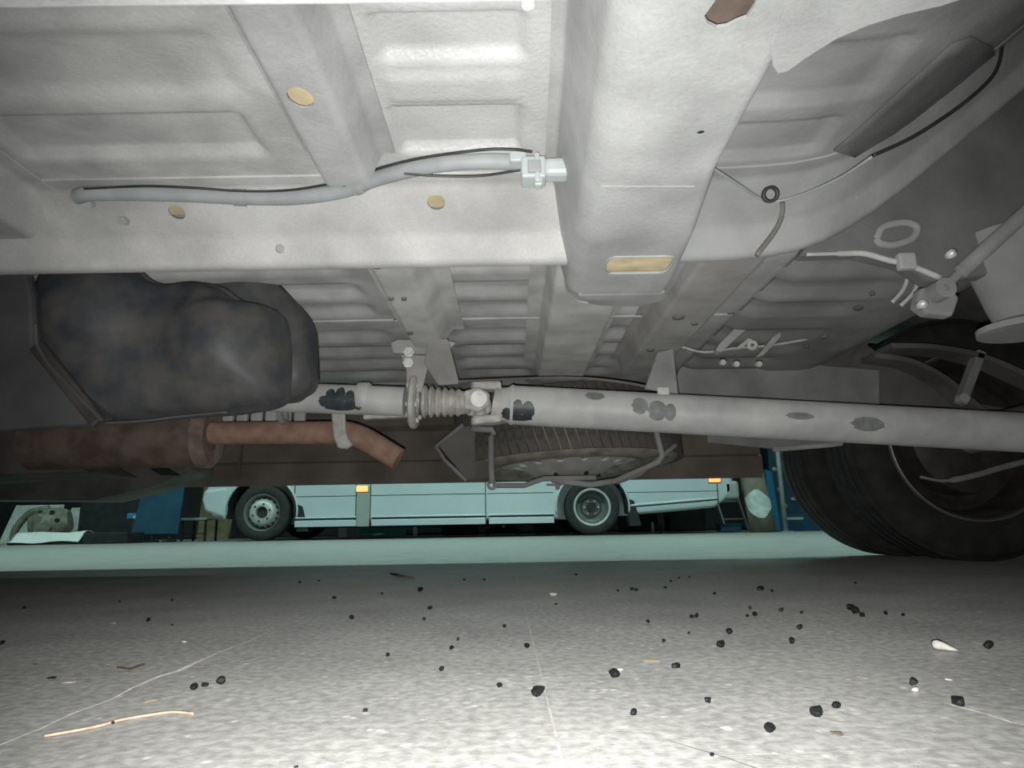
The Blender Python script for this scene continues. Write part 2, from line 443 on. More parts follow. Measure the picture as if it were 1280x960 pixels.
# far twin of the rail
fr = lambda s: [(2.86-RY1-.03, FZ-.002), (2.86-RY1-.006, FZ-.002), (2.86-RY1, RB), (2.86-RY0, RB), (2.86-RY0+.008, FZ-.002), (2.86-RY0+.03, FZ-.002)]
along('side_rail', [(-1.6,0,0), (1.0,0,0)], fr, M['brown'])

# ---- outrigger from the sill to the rail (wide light member)
OB = .412
ol, orr = .066, .176
mb = MB(); k = None
for (y, dz, xl, xr) in ((.25,-.004,ol-.006,orr), (.30,0,ol,orr), (.56,0,ol+.008,orr+.003), (.70,0,ol+.010,orr+.018), (.84,0,ol+.012,orr+.027), (.885,0,ol+.014,orr+.026)):
    p = fillet([(xl-.036,FZ-.002),(xl-.024,FZ-.002),(xl-.004,OB+.010+dz),(xl+.010,OB+dz),(xr,OB+dz),(xr+.004,FZ-.002)], .008, 5); k = len(p)
    mb.v += [Vector((a, y, b)) for a, b in p]
for j in range(5):
    for i in range(k-1): mb.f.append((j*k+i, j*k+i+1, (j+1)*k+i+1, (j+1)*k+i))
og = tidy(mb.build('outrigger', M['member'], van, smooth=True, solid=.0024))
s0, s1 = at(770, 331, z=OB), at(826, 329, z=OB); sy = (s0.y+s1.y)/2
slot = MB(); pts = []
for kx, sgn in ((s1.x, 1), (s0.x, -1)):
    for j in range(9):
        a = -PI/2+PI*j/8; pts.append((kx+sgn*.013*abs(math.cos(a))**.6, sy+sgn*.027*math.copysign(abs(math.sin(a))**.75, math.sin(a)), OB-.02))
slot.prism(pts, (0,0,.04))
t0 = at(912, 12, z=OB)
torn = MB().prism([tuple(at(x, y, z=OB)+V(0,0,-.02)) for x, y in ((880,18),(884,27),(896,33),(908,31),(920,25),(933,20),(943,5),(950,-14),(925,-22),(900,-18),(893,0))], (0,0,.04))
sh = at(876, 164, z=OB)
cut(og, [cutter(slot), cutter(torn), cutter(MB().tube([sh+V(0,0,-.02), sh+V(0,0,.02)], .003, 12))])
MB().box((s0.x-.03, sy-.04, OB+.011), (s1.x+.018, sy+.055, OB+.014)).build('cavity_plate', M['ochre'], van)
MB().box((t0.x-.04, t0.y-.03, OB+.02), (t0.x+.04, t0.y+.04, OB+.023)).build('cavity_plate', M['rustdk'], van)
MB().lathe([(.0035,0),(.0032,-.0015),(0,-.0015)], (0,0,1), sh+V(0,0,.001), 12).build('hole_shade_disc', M['gap'], van)  # dark disc added so the small open hole looks unlit
# its rounded end cup and welded flange
cup = []
for j in range(13):
    a = PI*j/12; cup.append(V((ol+.024+orr+.026)/2 - math.cos(a)*(orr-ol+.002)/2, .882+math.sin(a)**.6*.030, 0))
mb = MB(); n_ = len(cup)
mb.v += [c+V(0,0,OB) for c in cup] + [V(c.x, c.y+.012, FZ-.03) for c in cup]
mb.f.append(tuple(range(n_)))
for i in range(n_-1): mb.f.append((i, i+1, n_+i+1, n_+i))
mb.build('outrigger_end', M['member'], van, smooth=True, solid=.002, angle=50)
MB().prism([at(x, y, z=.4545) for x, y in ((704,318),(706,345),(709,366),(720,377),(750,382),(800,383),(828,376),(846,352),(860,322))], (0,0,.002)).build('outrigger_flange', M['member'], van, bevel=.0008)
MB().tube(spline([at(x, y, z=.453) for x, y in ((704,322),(706,345),(709,364),(720,375),(736,379))], 6), .0016, 8).build('weld_bead', M['rail'], van, smooth=True)
MB().bar(at(752,233,z=OB-.0013), at(868,233,z=OB-.0013), .0009, .001).build('weld_seam', M['mid'], van)
# slot lip
MB().tube(spline([V(a, b, OB-.001) for a, b, _ in pts+[pts[0]]], 2), .0018, 8, cap=False).build('slot_lip', M['member'], van, smooth=True)

# ---- darker sheet laid on the kicked-up floor
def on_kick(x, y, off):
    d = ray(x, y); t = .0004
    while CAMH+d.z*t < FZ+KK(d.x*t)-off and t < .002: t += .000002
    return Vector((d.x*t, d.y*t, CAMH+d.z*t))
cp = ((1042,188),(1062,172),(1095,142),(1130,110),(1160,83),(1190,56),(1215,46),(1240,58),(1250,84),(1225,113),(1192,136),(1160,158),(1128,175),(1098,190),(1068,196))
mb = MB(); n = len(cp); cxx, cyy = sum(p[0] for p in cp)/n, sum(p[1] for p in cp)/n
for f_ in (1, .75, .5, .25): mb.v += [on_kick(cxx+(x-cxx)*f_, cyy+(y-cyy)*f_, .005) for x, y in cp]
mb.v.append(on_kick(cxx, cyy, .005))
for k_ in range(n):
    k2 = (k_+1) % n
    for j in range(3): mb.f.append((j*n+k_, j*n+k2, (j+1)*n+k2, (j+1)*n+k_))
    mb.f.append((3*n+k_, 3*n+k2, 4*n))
mb.build('dark_floor_sheet', M['arch2'], van, smooth=True, solid=.003)
# ---- near sill flange with the flare to the wheel arch
SZ = .335
sp = [at(x, y, z=SZ) for x, y in ((-260,17),(0,13),(300,9),(560,6),(690,3),(760,1))]
fl_pts = [(p.x, p.y) for p in sp]
sillm = MB().prism([(x, y, SZ) for x, y in fl_pts] + [(.845, fl_pts[-1][1]-.012, SZ), (.845, .15, SZ), (-3.2, .15, SZ), (-3.2, fl_pts[0][1], SZ)], (0,0,.012))
sillm.build('sill_flange', M['member'], van, bevel=.002)
gz = OB-.0025
gp_ = [at(x, y, z=gz) for x, y in ((962,56),(966,84),(972,93),(985,90),(1010,72),(1045,50),(1085,33),(1130,19),(1175,9),(1215,-4),(1300,-30),(1500,-60))]
MB().prism([tuple(p) for p in gp_] + [(gp_[-1].x, .16, gz), (at(985,-60,z=gz).x, .16, gz)], (0,0,.003)).build('sill_gusset', M['member'], van, bevel=.001)
nt_ = at(660, 3, z=SZ); MB().lathe([(0,-.004),(.0025,-.002),(.0025,.002),(0,.002)], (0,0,1), nt_, 12).build('sill_plug', M['white'], van)

# ---- body shell above
for y0, y1, nm in ((.13,.16,'body_side'), (YF,YF+.03,'body_side')):
    zb = .335 if y0 < 1 else .268
    arc = [(1.262+.415*math.cos(t), .338+.415*math.sin(t)) for t in [PI*(1-k/24) for k in range(25)]]
    MB().prism([(x, y0, z) for x, z in [(-3.4,zb),(.847,zb)]+arc+[(1.677,zb+.06),(3.1,.36),(3.1,2.55),(-3.4,2.55)]], (0,y1-y0,0)).build(nm, M['silver'], van)
MB().box((-3.4,.13,2.55), (3.1,YF+.03,2.6)).build('roof', M['silver'], van, bevel=.02)
MB().box((3.07,.16,.45), (3.1,YF,2.55)).build('rear_door', M['silver'], van, bevel=.01)
MB().box((-3.43,.16,.45), (-3.4,YF,2.55)).build('front_panel', M['silver'], van, bevel=.01)
# inner face of the far sill with its stampings
def panel_x(x0, x1): return at(x0, 580, Y=2.4).x, at(x1, 580, Y=2.4).x
a, b = -3.0, at(952, 580, Y=2.4).x
MB().prism([(0,2.43,.262),(0,2.40,.262),(0,2.385,.285),(0,2.385,.33),(0,2.395,.336),(0,2.395,.44),(0,2.37,.46),(0,2.37,.50),(0,2.43,.50)], (1,0,0))
sl = MB().prism([(a,2.44,.268),(a,2.40,.262),(a,2.385,.285),(a,2.385,.335),(a,2.40,.342),(a,2.40,.44),(a,2.36,.455),(a,2.36,.50),(a,2.44,.50)], (b-a,0,0))
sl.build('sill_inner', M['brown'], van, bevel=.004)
for xx in (300, 480, 660, 840):
    q = at(xx, 575, Y=2.385); MB().box((q.x-.004,2.376,.29), (q.x+.004,2.40,.44)).build('sill_rib', M['brown'], van, bevel=.002)
q0, q1 = at(-150, 628, Y=2.3), at(205, 622, Y=2.3)
MB().prism([(q0.x,2.2,.232),(q1.x-.18,2.2,.215),(q1.x,2.2,.255),(q1.x+.12,2.2,.30),(q1.x+.12,2.2,.44),(q0.x,2.2,.44)], (0,.2,0)).build('side_step', M['dark'], van, bevel=.01)
q = at(200, 586, Y=2.18); MB().prism([q+V(-.05,0,.012), q+V(.01,0,.008), q+V(.06,0,-.022), q+V(.0,0,-.018)], (0,.02,0)).build('step_recess', M['gap'], van)
# panel edge beside the far wheel
e0, e1 = at(885, 553, Y=1.98), at(1108, 546, Y=1.98)
MB().prism([e0, at(968,561,Y=1.98), e1, e1+V(0,0,.12), e0+V(0,0,.12)], (0,.012,0)).build('wheel_house_panel', M['arch'], van, bevel=.003)
MB().tube([at(966,562,Y=1.975), at(1040,556,Y=1.975), e1+V(0,-.005,0)], .007, 10).build('panel_lip', M['coat'], van, smooth=True)

# ---- propeller shaft
SY = 1.43
A0, A1 = at(250, 493, Y=SY), at(506, 502, Y=SY)
J = at(600, 504, Y=SY); B1 = at(1285, 541, Y=SY)
shaft = MB().tube([A0, A1], .0305, 32).build('propeller_shaft', M['shaft'], van, smooth=True, angle=40)
dA = (A1-A0).normalized(); dB = (B1-J).normalized()
P0 = J+dB*.035
MB().tube([P0, P0+dB*.02, P0+dB*.03, P0+dB*1.3], [.034,.036,.0405,.0405], 36).build('rear_tube', M['shaft'], shaft, smooth=True, angle=40)
MB().tube([P0+dB*.024, P0+dB*.030, P0+dB*.036], [.038,.0425,.0405], 36, cap=False).build('weld_ring', M['shaft'], shaft, smooth=True)
c1 = at(455, 498, Y=SY)
MB().tube([c1-dA*.013, c1-dA*.010, c1+dA*.010, c1+dA*.013], [.031,.0335,.0335,.031], 32).build('collar', M['shaft'], shaft, smooth=True, angle=40)
# centre bearing flange, bellows, joint
bc = at(518, 502, Y=SY)
MB().lathe([(.026,-.006),(.050,-.008),(.056,-.004),(.056,.004),(.050,.008),(.026,.006)], dA, bc, 40, True).build('bearing_flange', M['cast'], van, smooth=True, angle=40)
for k_ in range(6):
    a_ = 2*PI*k_/6+.3
    pz = bc + V(0, math.cos(a_), math.sin(a_))*.041
    MB().tube([pz-dA*.012, pz+dA*.011], .005, 6).build('bolt', M['bolt'], shaft)
prof = []
b0 = at(527, 502, Y=SY)
for k_ in range(6):
    prof += [(.024, k_*.0138), (.034-.0012*k_, k_*.0138+.005), (.034-.0012*k_, k_*.0138+.0085)]
prof += [(.024,.083)]
MB().lathe(prof, (J-b0).normalized(), b0, 36).build('bellows', M['cast'], shaft, smooth=True, angle=50)
MB().tube([b0+(J-b0).normalized()*.078, J-(J-b0).normalized()*.02], [.025,.022], 28).build('yoke_stub', M['cast'], shaft, smooth=True, angle=40)
for s in (1, -1):
    MB().prism([J+V(-.03,s*.034,-.018), J+V(.0,s*.034,-.026), J+V(.022,s*.034,-.012), J+V(.022,s*.034,.012), J+V(.0,s*.034,.026), J+V(-.03,s*.034,.018)], (0,s*.012,0)).build('yoke_fork', M['cast'], shaft, bevel=.004)
    MB().prism([J+V(.045,-.022,s*.042), J+V(.045,.022,s*.042), J+V(-.014,.016,s*.046), J+V(-.020,.0,s*.046), J+V(-.014,-.016,s*.046)], (0,0,-s*.018)).build('yoke_fork', M['cast'], shaft, bevel=.005)
    MB().tube([J+V(0,s*.036,0), J+V(0,s*.052,0)], [.018,.0165], 24).build('joint_cap', M['bolt'], shaft, smooth=True, angle=40)
MB().tube([J+V(0,0,-.04), J+V(0,0,.04)], .012, 16).build('joint_cross', M['cast'], shaft)
MB().tube([J+V(.028,0,0), P0+dB*.01], [.036,.034], 28).build('yoke_hub', M['cast'], shaft, smooth=True, angle=40)
# dark finger smears of grease wrapped on the tubes
def smear(xc, yc, wpx, hpx, pa, d, r, m_='grease'):
    c = at(xc, yc, Y=SY-r); s_ = (c-pa).dot(d); base = pa+d*s_
    up = V(0,0,1); up = (up-d*up.dot(d)).normalized(); fr_ = d.cross(up)
    if fr_.y > 0: fr_ = -fr_
    t = SY/880*1.0; wl = wpx*t; hl = hpx*t
    a0 = math.asin(max(-.95, min(.95, (c-base).dot(up)/r)))
    mb = MB(); n = 18; hub = a0
    def pt(ax, an): return base + d*ax + (up*math.sin(an)+fr_*math.cos(an))*(r+.0006)
    vs = [pt(0, a0)] + [pt(math.cos(2*PI*k/n)*wl/2*(1+.12*math.sin(3*k)), a0+math.sin(2*PI*k/n)*hl/2/r) for k in range(n)]
    mid = [pt(math.cos(2*PI*k/n)*wl/4, a0+math.sin(2*PI*k/n)*hl/4/r) for k in range(n)]
    mb.v = [Vector(q) for q in vs+mid]
    for k in range(n):
        k2 = (k+1) % n
        mb.f.append((0, 1+n+k, 1+n+k2)); mb.f.append((1+n+k, 1+k, 1+k2, 1+n+k2))
    mb.build('grease_smear', M[m_], shaft, smooth=True)
for x_, y_, w_, h_ in ((404,501,12,13),(413,497,14,24),(425,495,13,26),(437,498,13,22),(447,504,11,18),(424,507,44,14)): smear(x_, y_, w_, h_, A0, dA, .0305)
for x_, y_, w_, h_ in ((633,516,12,15),(647,511,14,24),(660,513,16,24),(647,521,36,10)): smear(x_, y_, w_, h_, P0, dB, .0405)
for x_, y_, w_, h_ in ((800,507,20,22),(822,513,24,26),(838,515,14,22),(1085,530,40,18),(744,494,24,13),(1000,520,34,9)): smear(x_, y_, w_, h_, P0, dB, .0405, 'smudge')

# bracket from the cross member down to the bearing
bx = at(515, 440, Y=1.40)
MB().prism([at(488,428,Y=1.37), at(497,424,Y=1.37), at(552,424,Y=1.37), at(552,443,Y=1.37), at(491,441,Y=1.37)], (0,.03,0)).build('bearing_bracket', M['member'], van, bevel=.003)
MB().prism([at(500,441,Y=1.385), at(548,441,Y=1.385), at(534,462,Y=1.40), at(527,490,Y=1.41), at(508,490,Y=1.41), at(508,462,Y=1.40)], (0,.006,0)).build('bracket_web', M['mid'], van, bevel=.002)
MB().prism([at(534,424,Y=1.30), at(560,424,Y=1.30), at(574,480,Y=1.40), at(548,482,Y=1.40), at(530,455,Y=1.36)], (0,.012,.004)).build('bracket_gusset', M['mid'], van, bevel=.003)
for x_, y_ in ((511,440),(510,453)):
    p = at(x_, y_, Y=1.365); MB().lathe([(0,-.010),(.0075,-.010),(.0075,0),(.011,0),(.011,.004),(0,.004)], (0,1,0), p, 6).build('bolt', M['bolt'], van)
MB().prism([at(540,420,Y=1.33), at(570,428,Y=1.33), at(562,436,Y=1.33), at(548,440,Y=1.33)], (0,.01,0)).build('bracket_tab', M['coat'], van, bevel=.002)

# ---- black plastic tank: lobed front, deep body
def inflate(outline, Y, depth, back, lobes, n=14, crown=.5):
    P = [at(x, y, Y=Y) for x, y in outline]; P = spline(P+[P[0]], 4)[:-1]; N_ = len(P)
    cx = sum((p for p in P), Vector())/N_; mb = MB()
    def dep(s, q):
        d = depth*(1-s**4)**.5
        for (lx, ly, lr, ld) in lobes:
            c = at(lx, ly, Y=Y); d += ld*math.exp(-((q.x-c.x)**2+(q.z-c.z)**2)/lr**2)*(1-s**6)
        return d
    rings = [(1.0, back)] + [(1.0, 0)] + [((1-(k/n)**1.0), None) for k in range(1, n)]
    for s, yb in rings:
        for p in P:
            q = cx+(p-cx)*s
            mb.v.append(Vector((q.x, Y+yb if yb is not None else Y-dep(s, q), q.z)))
    for j in range(len(rings)-1):
        for i in range(N_): mb.f.append((j*N_+i, j*N_+(i+1) % N_, (j+1)*N_+(i+1) % N_, (j+1)*N_+i))
    mb.v.append(Vector((cx.x, Y-dep(0, cx), cx.z))); c = len(mb.v)-1; j = len(rings)-1
    for i in range(N_): mb.f.append((j*N_+i, j*N_+(i+1) % N_, c))
    mb.f.append(tuple(range(N_)))
    return mb
tank = inflate([(47,410),(48,365),(65,335),(100,325),(140,326),(170,336),(192,353),(215,358),(250,355),(280,362),(305,379),(330,384),(350,392),(357,430),(356,480),(348,503),(300,514),(230,519),(130,526),(85,495),(55,455)], 1.02, .055, .03,
    [(118,395,.075,.035),(290,430,.07,.028),(200,455,.06,-.012),(225,375,.04,-.02)]).build('tank', M['plastic'], van, smooth=True, angle=70)
inflate([(150,332),(230,340),(300,336),(328,336),(358,364),(381,396),(385,440),(384,475),(370,488),(352,496),(300,494),(180,480)], 1.09, .022, .06, [(310,360,.04,.01)]).build('tank_back_shell', M['plastic'], tank, smooth=True, angle=70)
# seam lip over the lobes and the holding strap
MB().tube(spline([at(x, y, Y=1.005) for x, y in ((62,340),(100,326),(140,327),(170,337),(192,354),(215,359),(250,356),(280,363),(305,380),(332,385))], 6), .004, 8).build('seam_lip', M['plastic'], tank, smooth=True)
MB().tube(spline([at(x, y, Y=.985) for x, y in ((128,529),(180,526),(230,520),(285,515))], 6), .002, 8).build('seam_lip', M['shield'], tank, smooth=True)
st_ = MB()
sp_ = [at(x, y, Y=.93) for x, y in ((44,405),(46,432),(60,455),(95,492),(128,526))]; sq = [at(x, y, Y=.99) for x, y in ((52,405),(58,432),(72,455),(106,490),(140,524))]
for i in range(4): st_.add([sp_[i], sp_[i+1], sq[i+1], sq[i]], [(0,1,2,3)])
st_.build('strap', M['shield'], tank, solid=.004)
MB().prism([at(x, y, Y=.95) for x, y in ((-90,318),(28,322),(40,370),(42,432),(60,460),(122,530),(60,534),(-90,545))], (0,.02,0)).build('underbody_shield', M['shield'], van, bevel=.006)
MB().bar(at(46,432,Y=.94), at(124,529,Y=.94), .02, .012, up=(0,1,0)).build('shield_edge', M['rimdk'], van, bevel=.003)
p = at(42, 328, Y=.93); MB().lathe([(0,-.012),(.014,-.010),(.018,0),(0,.006)], (0,1,0), p, 16).build('plug', M['arch'], van, smooth=True)
MB().prism([at(x, y, Y=.92) for x, y in ((10,315),(50,320),(55,335),(30,342),(12,332))], (0,.015,0)).build('bracket', M['dark'], van, bevel=.003)
MB().prism([at(x, y, Y=1.75) for x, y in ((-150,500),(60,520),(60,565),(110,590),(-150,600))], (0,.25,0)).build('gearbox_cover', M['dark'], van, bevel=.01)

# ---- exhaust
EY = 1.6
m0, m1 = at(95, 550, Y=EY), at(262, 547, Y=EY); R_ = .067
muf = MB().lathe([(0,-.006),(R_-.01,0),(R_,.012),(R_,.40),(0,.40)], (m0-m1), m1, 40).build('muffler', M['rustdk'], van, smooth=True, angle=40)
MB().lathe([(.032,-.004),(R_-.006,-.010),(R_+.003,-.002),(R_+.003,.018),(R_,.02)], (m0-m1), m1, 40).build('end_cap', M['rustmid'], muf, smooth=True, angle=40)
MB().tube(spline([at(x, y, Y=EY) for x, y in ((255,542),(320,541),(400,541),(432,541),(452,547),(472,558),(498,574))], 8), .0262, 24).build('tail_pipe', M['rust'], muf, smooth=True, angle=40)
MB().prism([at(x, y, Y=EY-.04) for x, y in ((413,511),(431,511),(432,540),(435,548),(441,555),(434,561),(422,560),(417,548))], (0,.012,0)).build('hanger', M['cast'], van, bevel=.004)
# clamp ring and pale heat shield ribs over the pipe
MB().lathe([(.020,-.006),(.027,-.006),(.027,.006),(.020,.006)], (1,0,.2), at(352,515,Y=1.50), 28, True).build('clamp_ring', M['arch'], van, smooth=True, angle=40)
for k_ in range(6):
    p = at(284+k_*18, 517, Y=1.78); MB().box((p.x-.015,1.78,p.z-.03), (p.x+.014,1.80,p.z+.05)).build('heat_shield_rib', M['shaft'], van, bevel=.006)
MB().bar(at(455,521,Y=1.50), at(516,518,Y=1.50), .02, .012).build('cable_guide', M['cast'], van, bevel=.002)

# ---- spare wheel hung flat under the floor
sc = at(708, 546, Y=2.06); TW = .095; TR = .325
spare = empty('spare_wheel', sc); spare.parent = van; spare.matrix_parent_inverse = Matrix.Translation(-VC)
spare.rotation_euler = (math.radians(-2.5), math.radians(-2), 0)
def tyre_prof(R, W, rim):
    return [(rim,-W*.80),(rim+.02,-W*.96),(rim+(R-rim)*.55,-W*1.02),(R-.022,-W*.94),(R-.004,-W*.80),(R,-W*.55),(R,W*.55),(R-.004,W*.80),(R-.022,W*.94),(rim+(R-rim)*.55,W*1.02),(rim+.02,W*.96),(rim,W*.80)]
MB().lathe(tyre_prof(TR-.004, TW, .20), (0,0,1), (0,0,0), 64).build('tyre', M['rubber_dusty'], spare, smooth=True, angle=50)
NB = 78; hw = PI*TR/NB*.86; blk = []
for sg in (1, -1):
    blk.append(MB().prism([(-hw-.011*sg,0,-.041),(hw-.011*sg,0,-.041),(hw+.011*sg,0,.041),(-hw+.011*sg,0,.041)], (0,.008,0)).mesh('tread_block'))
for row in range(2):
    for k_ in range(NB):
        a_ = 2*PI*(k_+.5*row)/NB
        o = link('tread_block', blk[0], M['rubber_block'], spare)
        o.location = (math.cos(a_)*(TR-.006), math.sin(a_)*(TR-.006), (row-.5)*.087)
        o.rotation_euler = (0, 0, a_-PI/2)
MB().lathe([(.20,-.072),(.212,-.080),(.214,-.070),(.20,-.055),(.19,.0),(.20,.07),(.205,.07)], (0,0,1), (0,0,0), 56).build('rim', M['rimgrey'], spare, smooth=True, angle=50)
dsk = MB().lathe([(.045,-.118),(.075,-.118),(.100,-.110),(.128,-.092),(.172,-.080),(.196,-.060),(.192,-.056),(.168,-.074),(.124,-.086),(.095,-.104),(.075,-.112),(.045,-.112)], (0,0,1), (0,0,0), 64, True).build('wheel_disc', M['rimgrey'], spare, smooth=True, angle=40)
dsk.parent = None
bpy.context.view_layer.update()
cut(dsk, [cutter(MB().tube([V(math.cos(a_)*.148, math.sin(a_)*.148, -.16), V(math.cos(a_)*.148, math.sin(a_)*.148, 0)], .0145, 18)) for a_ in [2*PI*k_/14 for k_ in range(14)]])
dsk.parent = spare; dsk.data.set_sharp_from_angle(angle=math.radians(40))
for k_ in range(6):
    a_ = 2*PI*k_/6; MB().tube([(math.cos(a_)*.085,math.sin(a_)*.085,-.122),(math.cos(a_)*.085,math.sin(a_)*.085,-.10)], .007, 6).build('wheel_bolt_hole', M['gap'], spare)
# carrier of welded tube and plate
zc = at(700, 606, Y=1.9).z
car = MB().tube(spline([at(614,545,Y=1.70), at(614,575,Y=1.70), at(615,604,Y=1.70)], 4), .0075, 8).build('spare_carrier', M['arch'], van, smooth=True)
def cart(pts, r=.0065, Y=1.74): MB().tube([at(x, y, Y=Y) for x, y in pts], r, 8).build('carrier_rod', M['arch'], car, smooth=True)
cart([(590,536),(615,537),(617,544)], .008, 1.70)
cart([(616,607),(655,607),(680,598),(745,597)], .0062)
cart([(820,538),(828,570),(822,578),(770,601),(738,606),(690,600)], .0075)
cart([(845,556),(800,592),(770,603)], .006, 1.80)
cart([(545,558),(579,531)], .006, 1.85); cart([(545,558),(556,575),(583,601)], .005, 1.85)
MB().lathe([(.006,-.005),(.013,-.005),(.013,.005),(.006,.005)], (0,1,0), at(615,606,Y=1.735), 20, True).build('carrier_eye', M['arch'], car, smooth=True, angle=40)
MB().prism([at(x, y, Y=1.86) for x, y in ((548,557),(580,533),(610,532),(612,598),(584,600))], (0,.006,0)).build('carrier_plate', M['dark'], car, bevel=.002)
MB().bar(at(697,603,Y=1.9), at(697,612,Y=1.9), .012, .012).build('carrier_hook', M['arch'], car, bevel=.002)
MB().bar(at(683,606,Y=1.9), at(703,606,Y=1.9), .005, .006).build('carrier_pin', M['arch'], car)

# ---- hand brake brackets, pipes and clips under the right-hand floor
BY = 1.36
def plate(name, pts, Y, th, m_, bev=.002): return MB().prism([at(x, y, Y=Y) for x, y in pts], (0,th,0)).build(name, m_, van, bevel=bev)
plate('brake_bracket', [(895,438),(899,430),(947,381),(962,377),(964,383),(915,428),(902,440)], BY, .025, M['member'])
plate('brake_bracket', [(945,446),(951,440),(966,421),(976,414),(977,420),(955,444)], BY+.02, .025, M['member'])
plate('brake_lever', [(918,436),(936,422),(942,424),(926,436)], BY+.01, .015, M['cast'])
MB().lathe([(.004,-.004),(.010,-.004),(.010,.004),(.004,.004)], (.6,1,0), at(941,432,Y=BY), 18, True).build('cable_eye', M['cast'], van, smooth=True, angle=40)
for x_, y_ in ((903,453),(920,455),(948,455)):
    MB().lathe([(0,-.006),(.006,-.006),(.006,.006),(0,.006)], (0,1,.2), at(x_, y_, Y=BY), 8).build('bolt', M['cast'], van)
plate('heat_shield', [(846,470),(860,436),(960,450),(1100,462),(1100,506),(850,494)], 1.75, .03, M['arch'], .004)
plate('rear_cross_panel', [(1000,436),(1080,428),(1120,455),(1200,500),(1290,515),(1290,540),(1000,510)], 1.85, .03, M['dark'], .004)
MB().tube(spline([at(x, y, Y=1.40) for x, y in ((848,432),(880,440),(920,435),(960,432),(1010,424))], 6), .0028, 8).build('brake_cable', M['cast'], van, smooth=True)
MB().tube(spline([at(x, y, Y=1.40) for x, y in ((545,478),(700,472),(780,478),(840,491))], 6), .0028, 8).build('brake_cable', M['dark'], van, smooth=True)
plate('cable_clip', [(822,484),(836,484),(837,493),(823,493)], 1.385, .01, M['bolt'], .001)
plate('shaft_guard', [(822,440),(842,436),(848,492),(806,486)], 1.39, .006, M['arch'], .002)
for x_, y_, r in ((1073,385,.008),(1030,421,.007),(1008,433,.006),(1090,367,.004),(471,332,.006),(489,373,.004),(505,373,.004),(513,416,.005),(732,403,.003),(733,430,.003),(848,396,.010),(868,404,.006),(813,437,.008)):
    p = at(x_, y_, Y=1.05 if x_ > 1000 else 1.25)
    p = at(x_, y_, z=(FZ-.014 if x_ > 1000 else .460))
    MB().lathe([(r*.55,0),(r,-.003),(r*1.15,.001),(r*.5,.004),(0,.004)], (0,0,1), p, 16).build('dark_hole_disc', M['dark'], van, smooth=True)  # dark discs stand for small holes, their shade put into the colour
# ring pressing, brake pipe and clip below the kicked-up rail
MB().tube(spline([at(x, y, Y=.878) for x, y in ((1096,298),(1104,284),(1130,278),(1146,284),(1140,298),(1118,306),(1100,304),(1096,298))], 6), .005, 10).build('ring_pressing', M['arch'], van, smooth=True)
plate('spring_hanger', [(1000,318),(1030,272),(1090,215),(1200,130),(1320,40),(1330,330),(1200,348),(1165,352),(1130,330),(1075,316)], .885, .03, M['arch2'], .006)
MB().tube(spline([at(x, y, Y=.875) for x, y in ((1008,318),(1050,317),(1080,317),(1110,325),(1135,331),(1175,347))], 6), [.0025]*6+[.004]*25, 8).build('hanger_lip', M['coat'], van, smooth=True)
MB().box(at(1128,332,Y=.87)-V(.006,.006,.006), at(1140,322,Y=.87)+V(.003,.006,.006)).build('pipe_clip', M['member'], van, bevel=.003)
for pts_ in (((1138,334),(1130,360),(1115,378)), ((1150,345),(1142,365),(1126,382))):
    MB().tube(spline([at(x, y, Y=.99) for x, y in pts_], 6), .003, 8).build('brake_pipe', M['coat'], van, smooth=True)
# shock absorber and bump stop of the near spring
sA, sB = at(1176, 363, Y=.85), at(1330, 222, Y=.83)
sho = MB().tube([sA, sA+(sB-sA)*.15, sA+(sB-sA)*.16, sB], [.0055,.0055,.0095,.0095], 20).build('shock_absorber', M['arch'], van, smooth=True, angle=40)
MB().lathe([(.004,-.012),(.013,-.012),(.013,.012),(.004,.012)], (0,1,0), sA, 24, True).build('shock_eye', M['arch'], sho, smooth=True, angle=40)
for x_, y_ in ((1171,366),(1188,318),(1152,381)):
    MB().lathe([(0,-.008),(.0055,-.006),(.006,.004),(0,.006)], (0,1,0), at(x_, y_, Y=.85), 10).build('bolt', M['bolt'], van, smooth=True)
plate('shock_mount', [(1150,360),(1185,352),(1200,372),(1192,395),(1160,392),(1146,382)], .87, .02, M['arch'], .004)
bs = at(1278, 348, Y=.90)
MB().lathe([(0,.06),(.066,.06),(.062,.02),(.046,-.04),(.040,-.058),(.062,-.066),(.062,-.074),(0,-.074)], (0,0,1), bs, 36).build('bump_stop', M['arch'], van, smooth=True, angle=40)
# leaf springs, near one out of frame on the right, far one over the far wheels
def leaf(pts, Y, wd, th):
    L_ = MB(); P = spline([at(x, y, Y=Y) for x, y in pts], 6)
    for a_, b_ in zip(P[:-1], P[1:]): L_.bar(a_, b_, wd, th)
    return L_.build('leaf_spring', M['dark'], van)
leaf([(1085,448),(1130,455),(1175,478),(1230,522),(1330,560)], 1.72, .07, .012)
leaf([(1105,436),(1160,438),(1220,450),(1290,480),(1400,530)], 1.68, .07, .012)
MB().bar(at(1200,505,Y=1.66), at(1224,440,Y=1.66), .02, .03, up=(0,1,0)).build('spring_shackle', M['arch'], van, bevel=.003)
MB().lathe([(0,-.01),(.012,-.01),(.012,.01),(0,.01)], (0,1,0), at(1203,498,Y=1.65), 12).build('bolt', M['cast'], van)

# ---- far wheel arch liner
mb = MB(); na = 24
for k_ in range(na+1):
    t = math.radians(12+156*k_/na); mb.v += [Vector((1.262+.405*math.cos(t), 1.78, .338+.405*math.sin(t))), Vector((1.262+.405*math.cos(t), 2.455, .338+.405*math.sin(t)))]
for k_ in range(na): mb.f.append((2*k_, 2*k_+1, 2*k_+3, 2*k_+2))
mb.build('wheel_arch_liner', M['dark'], van, smooth=True, solid=.004)
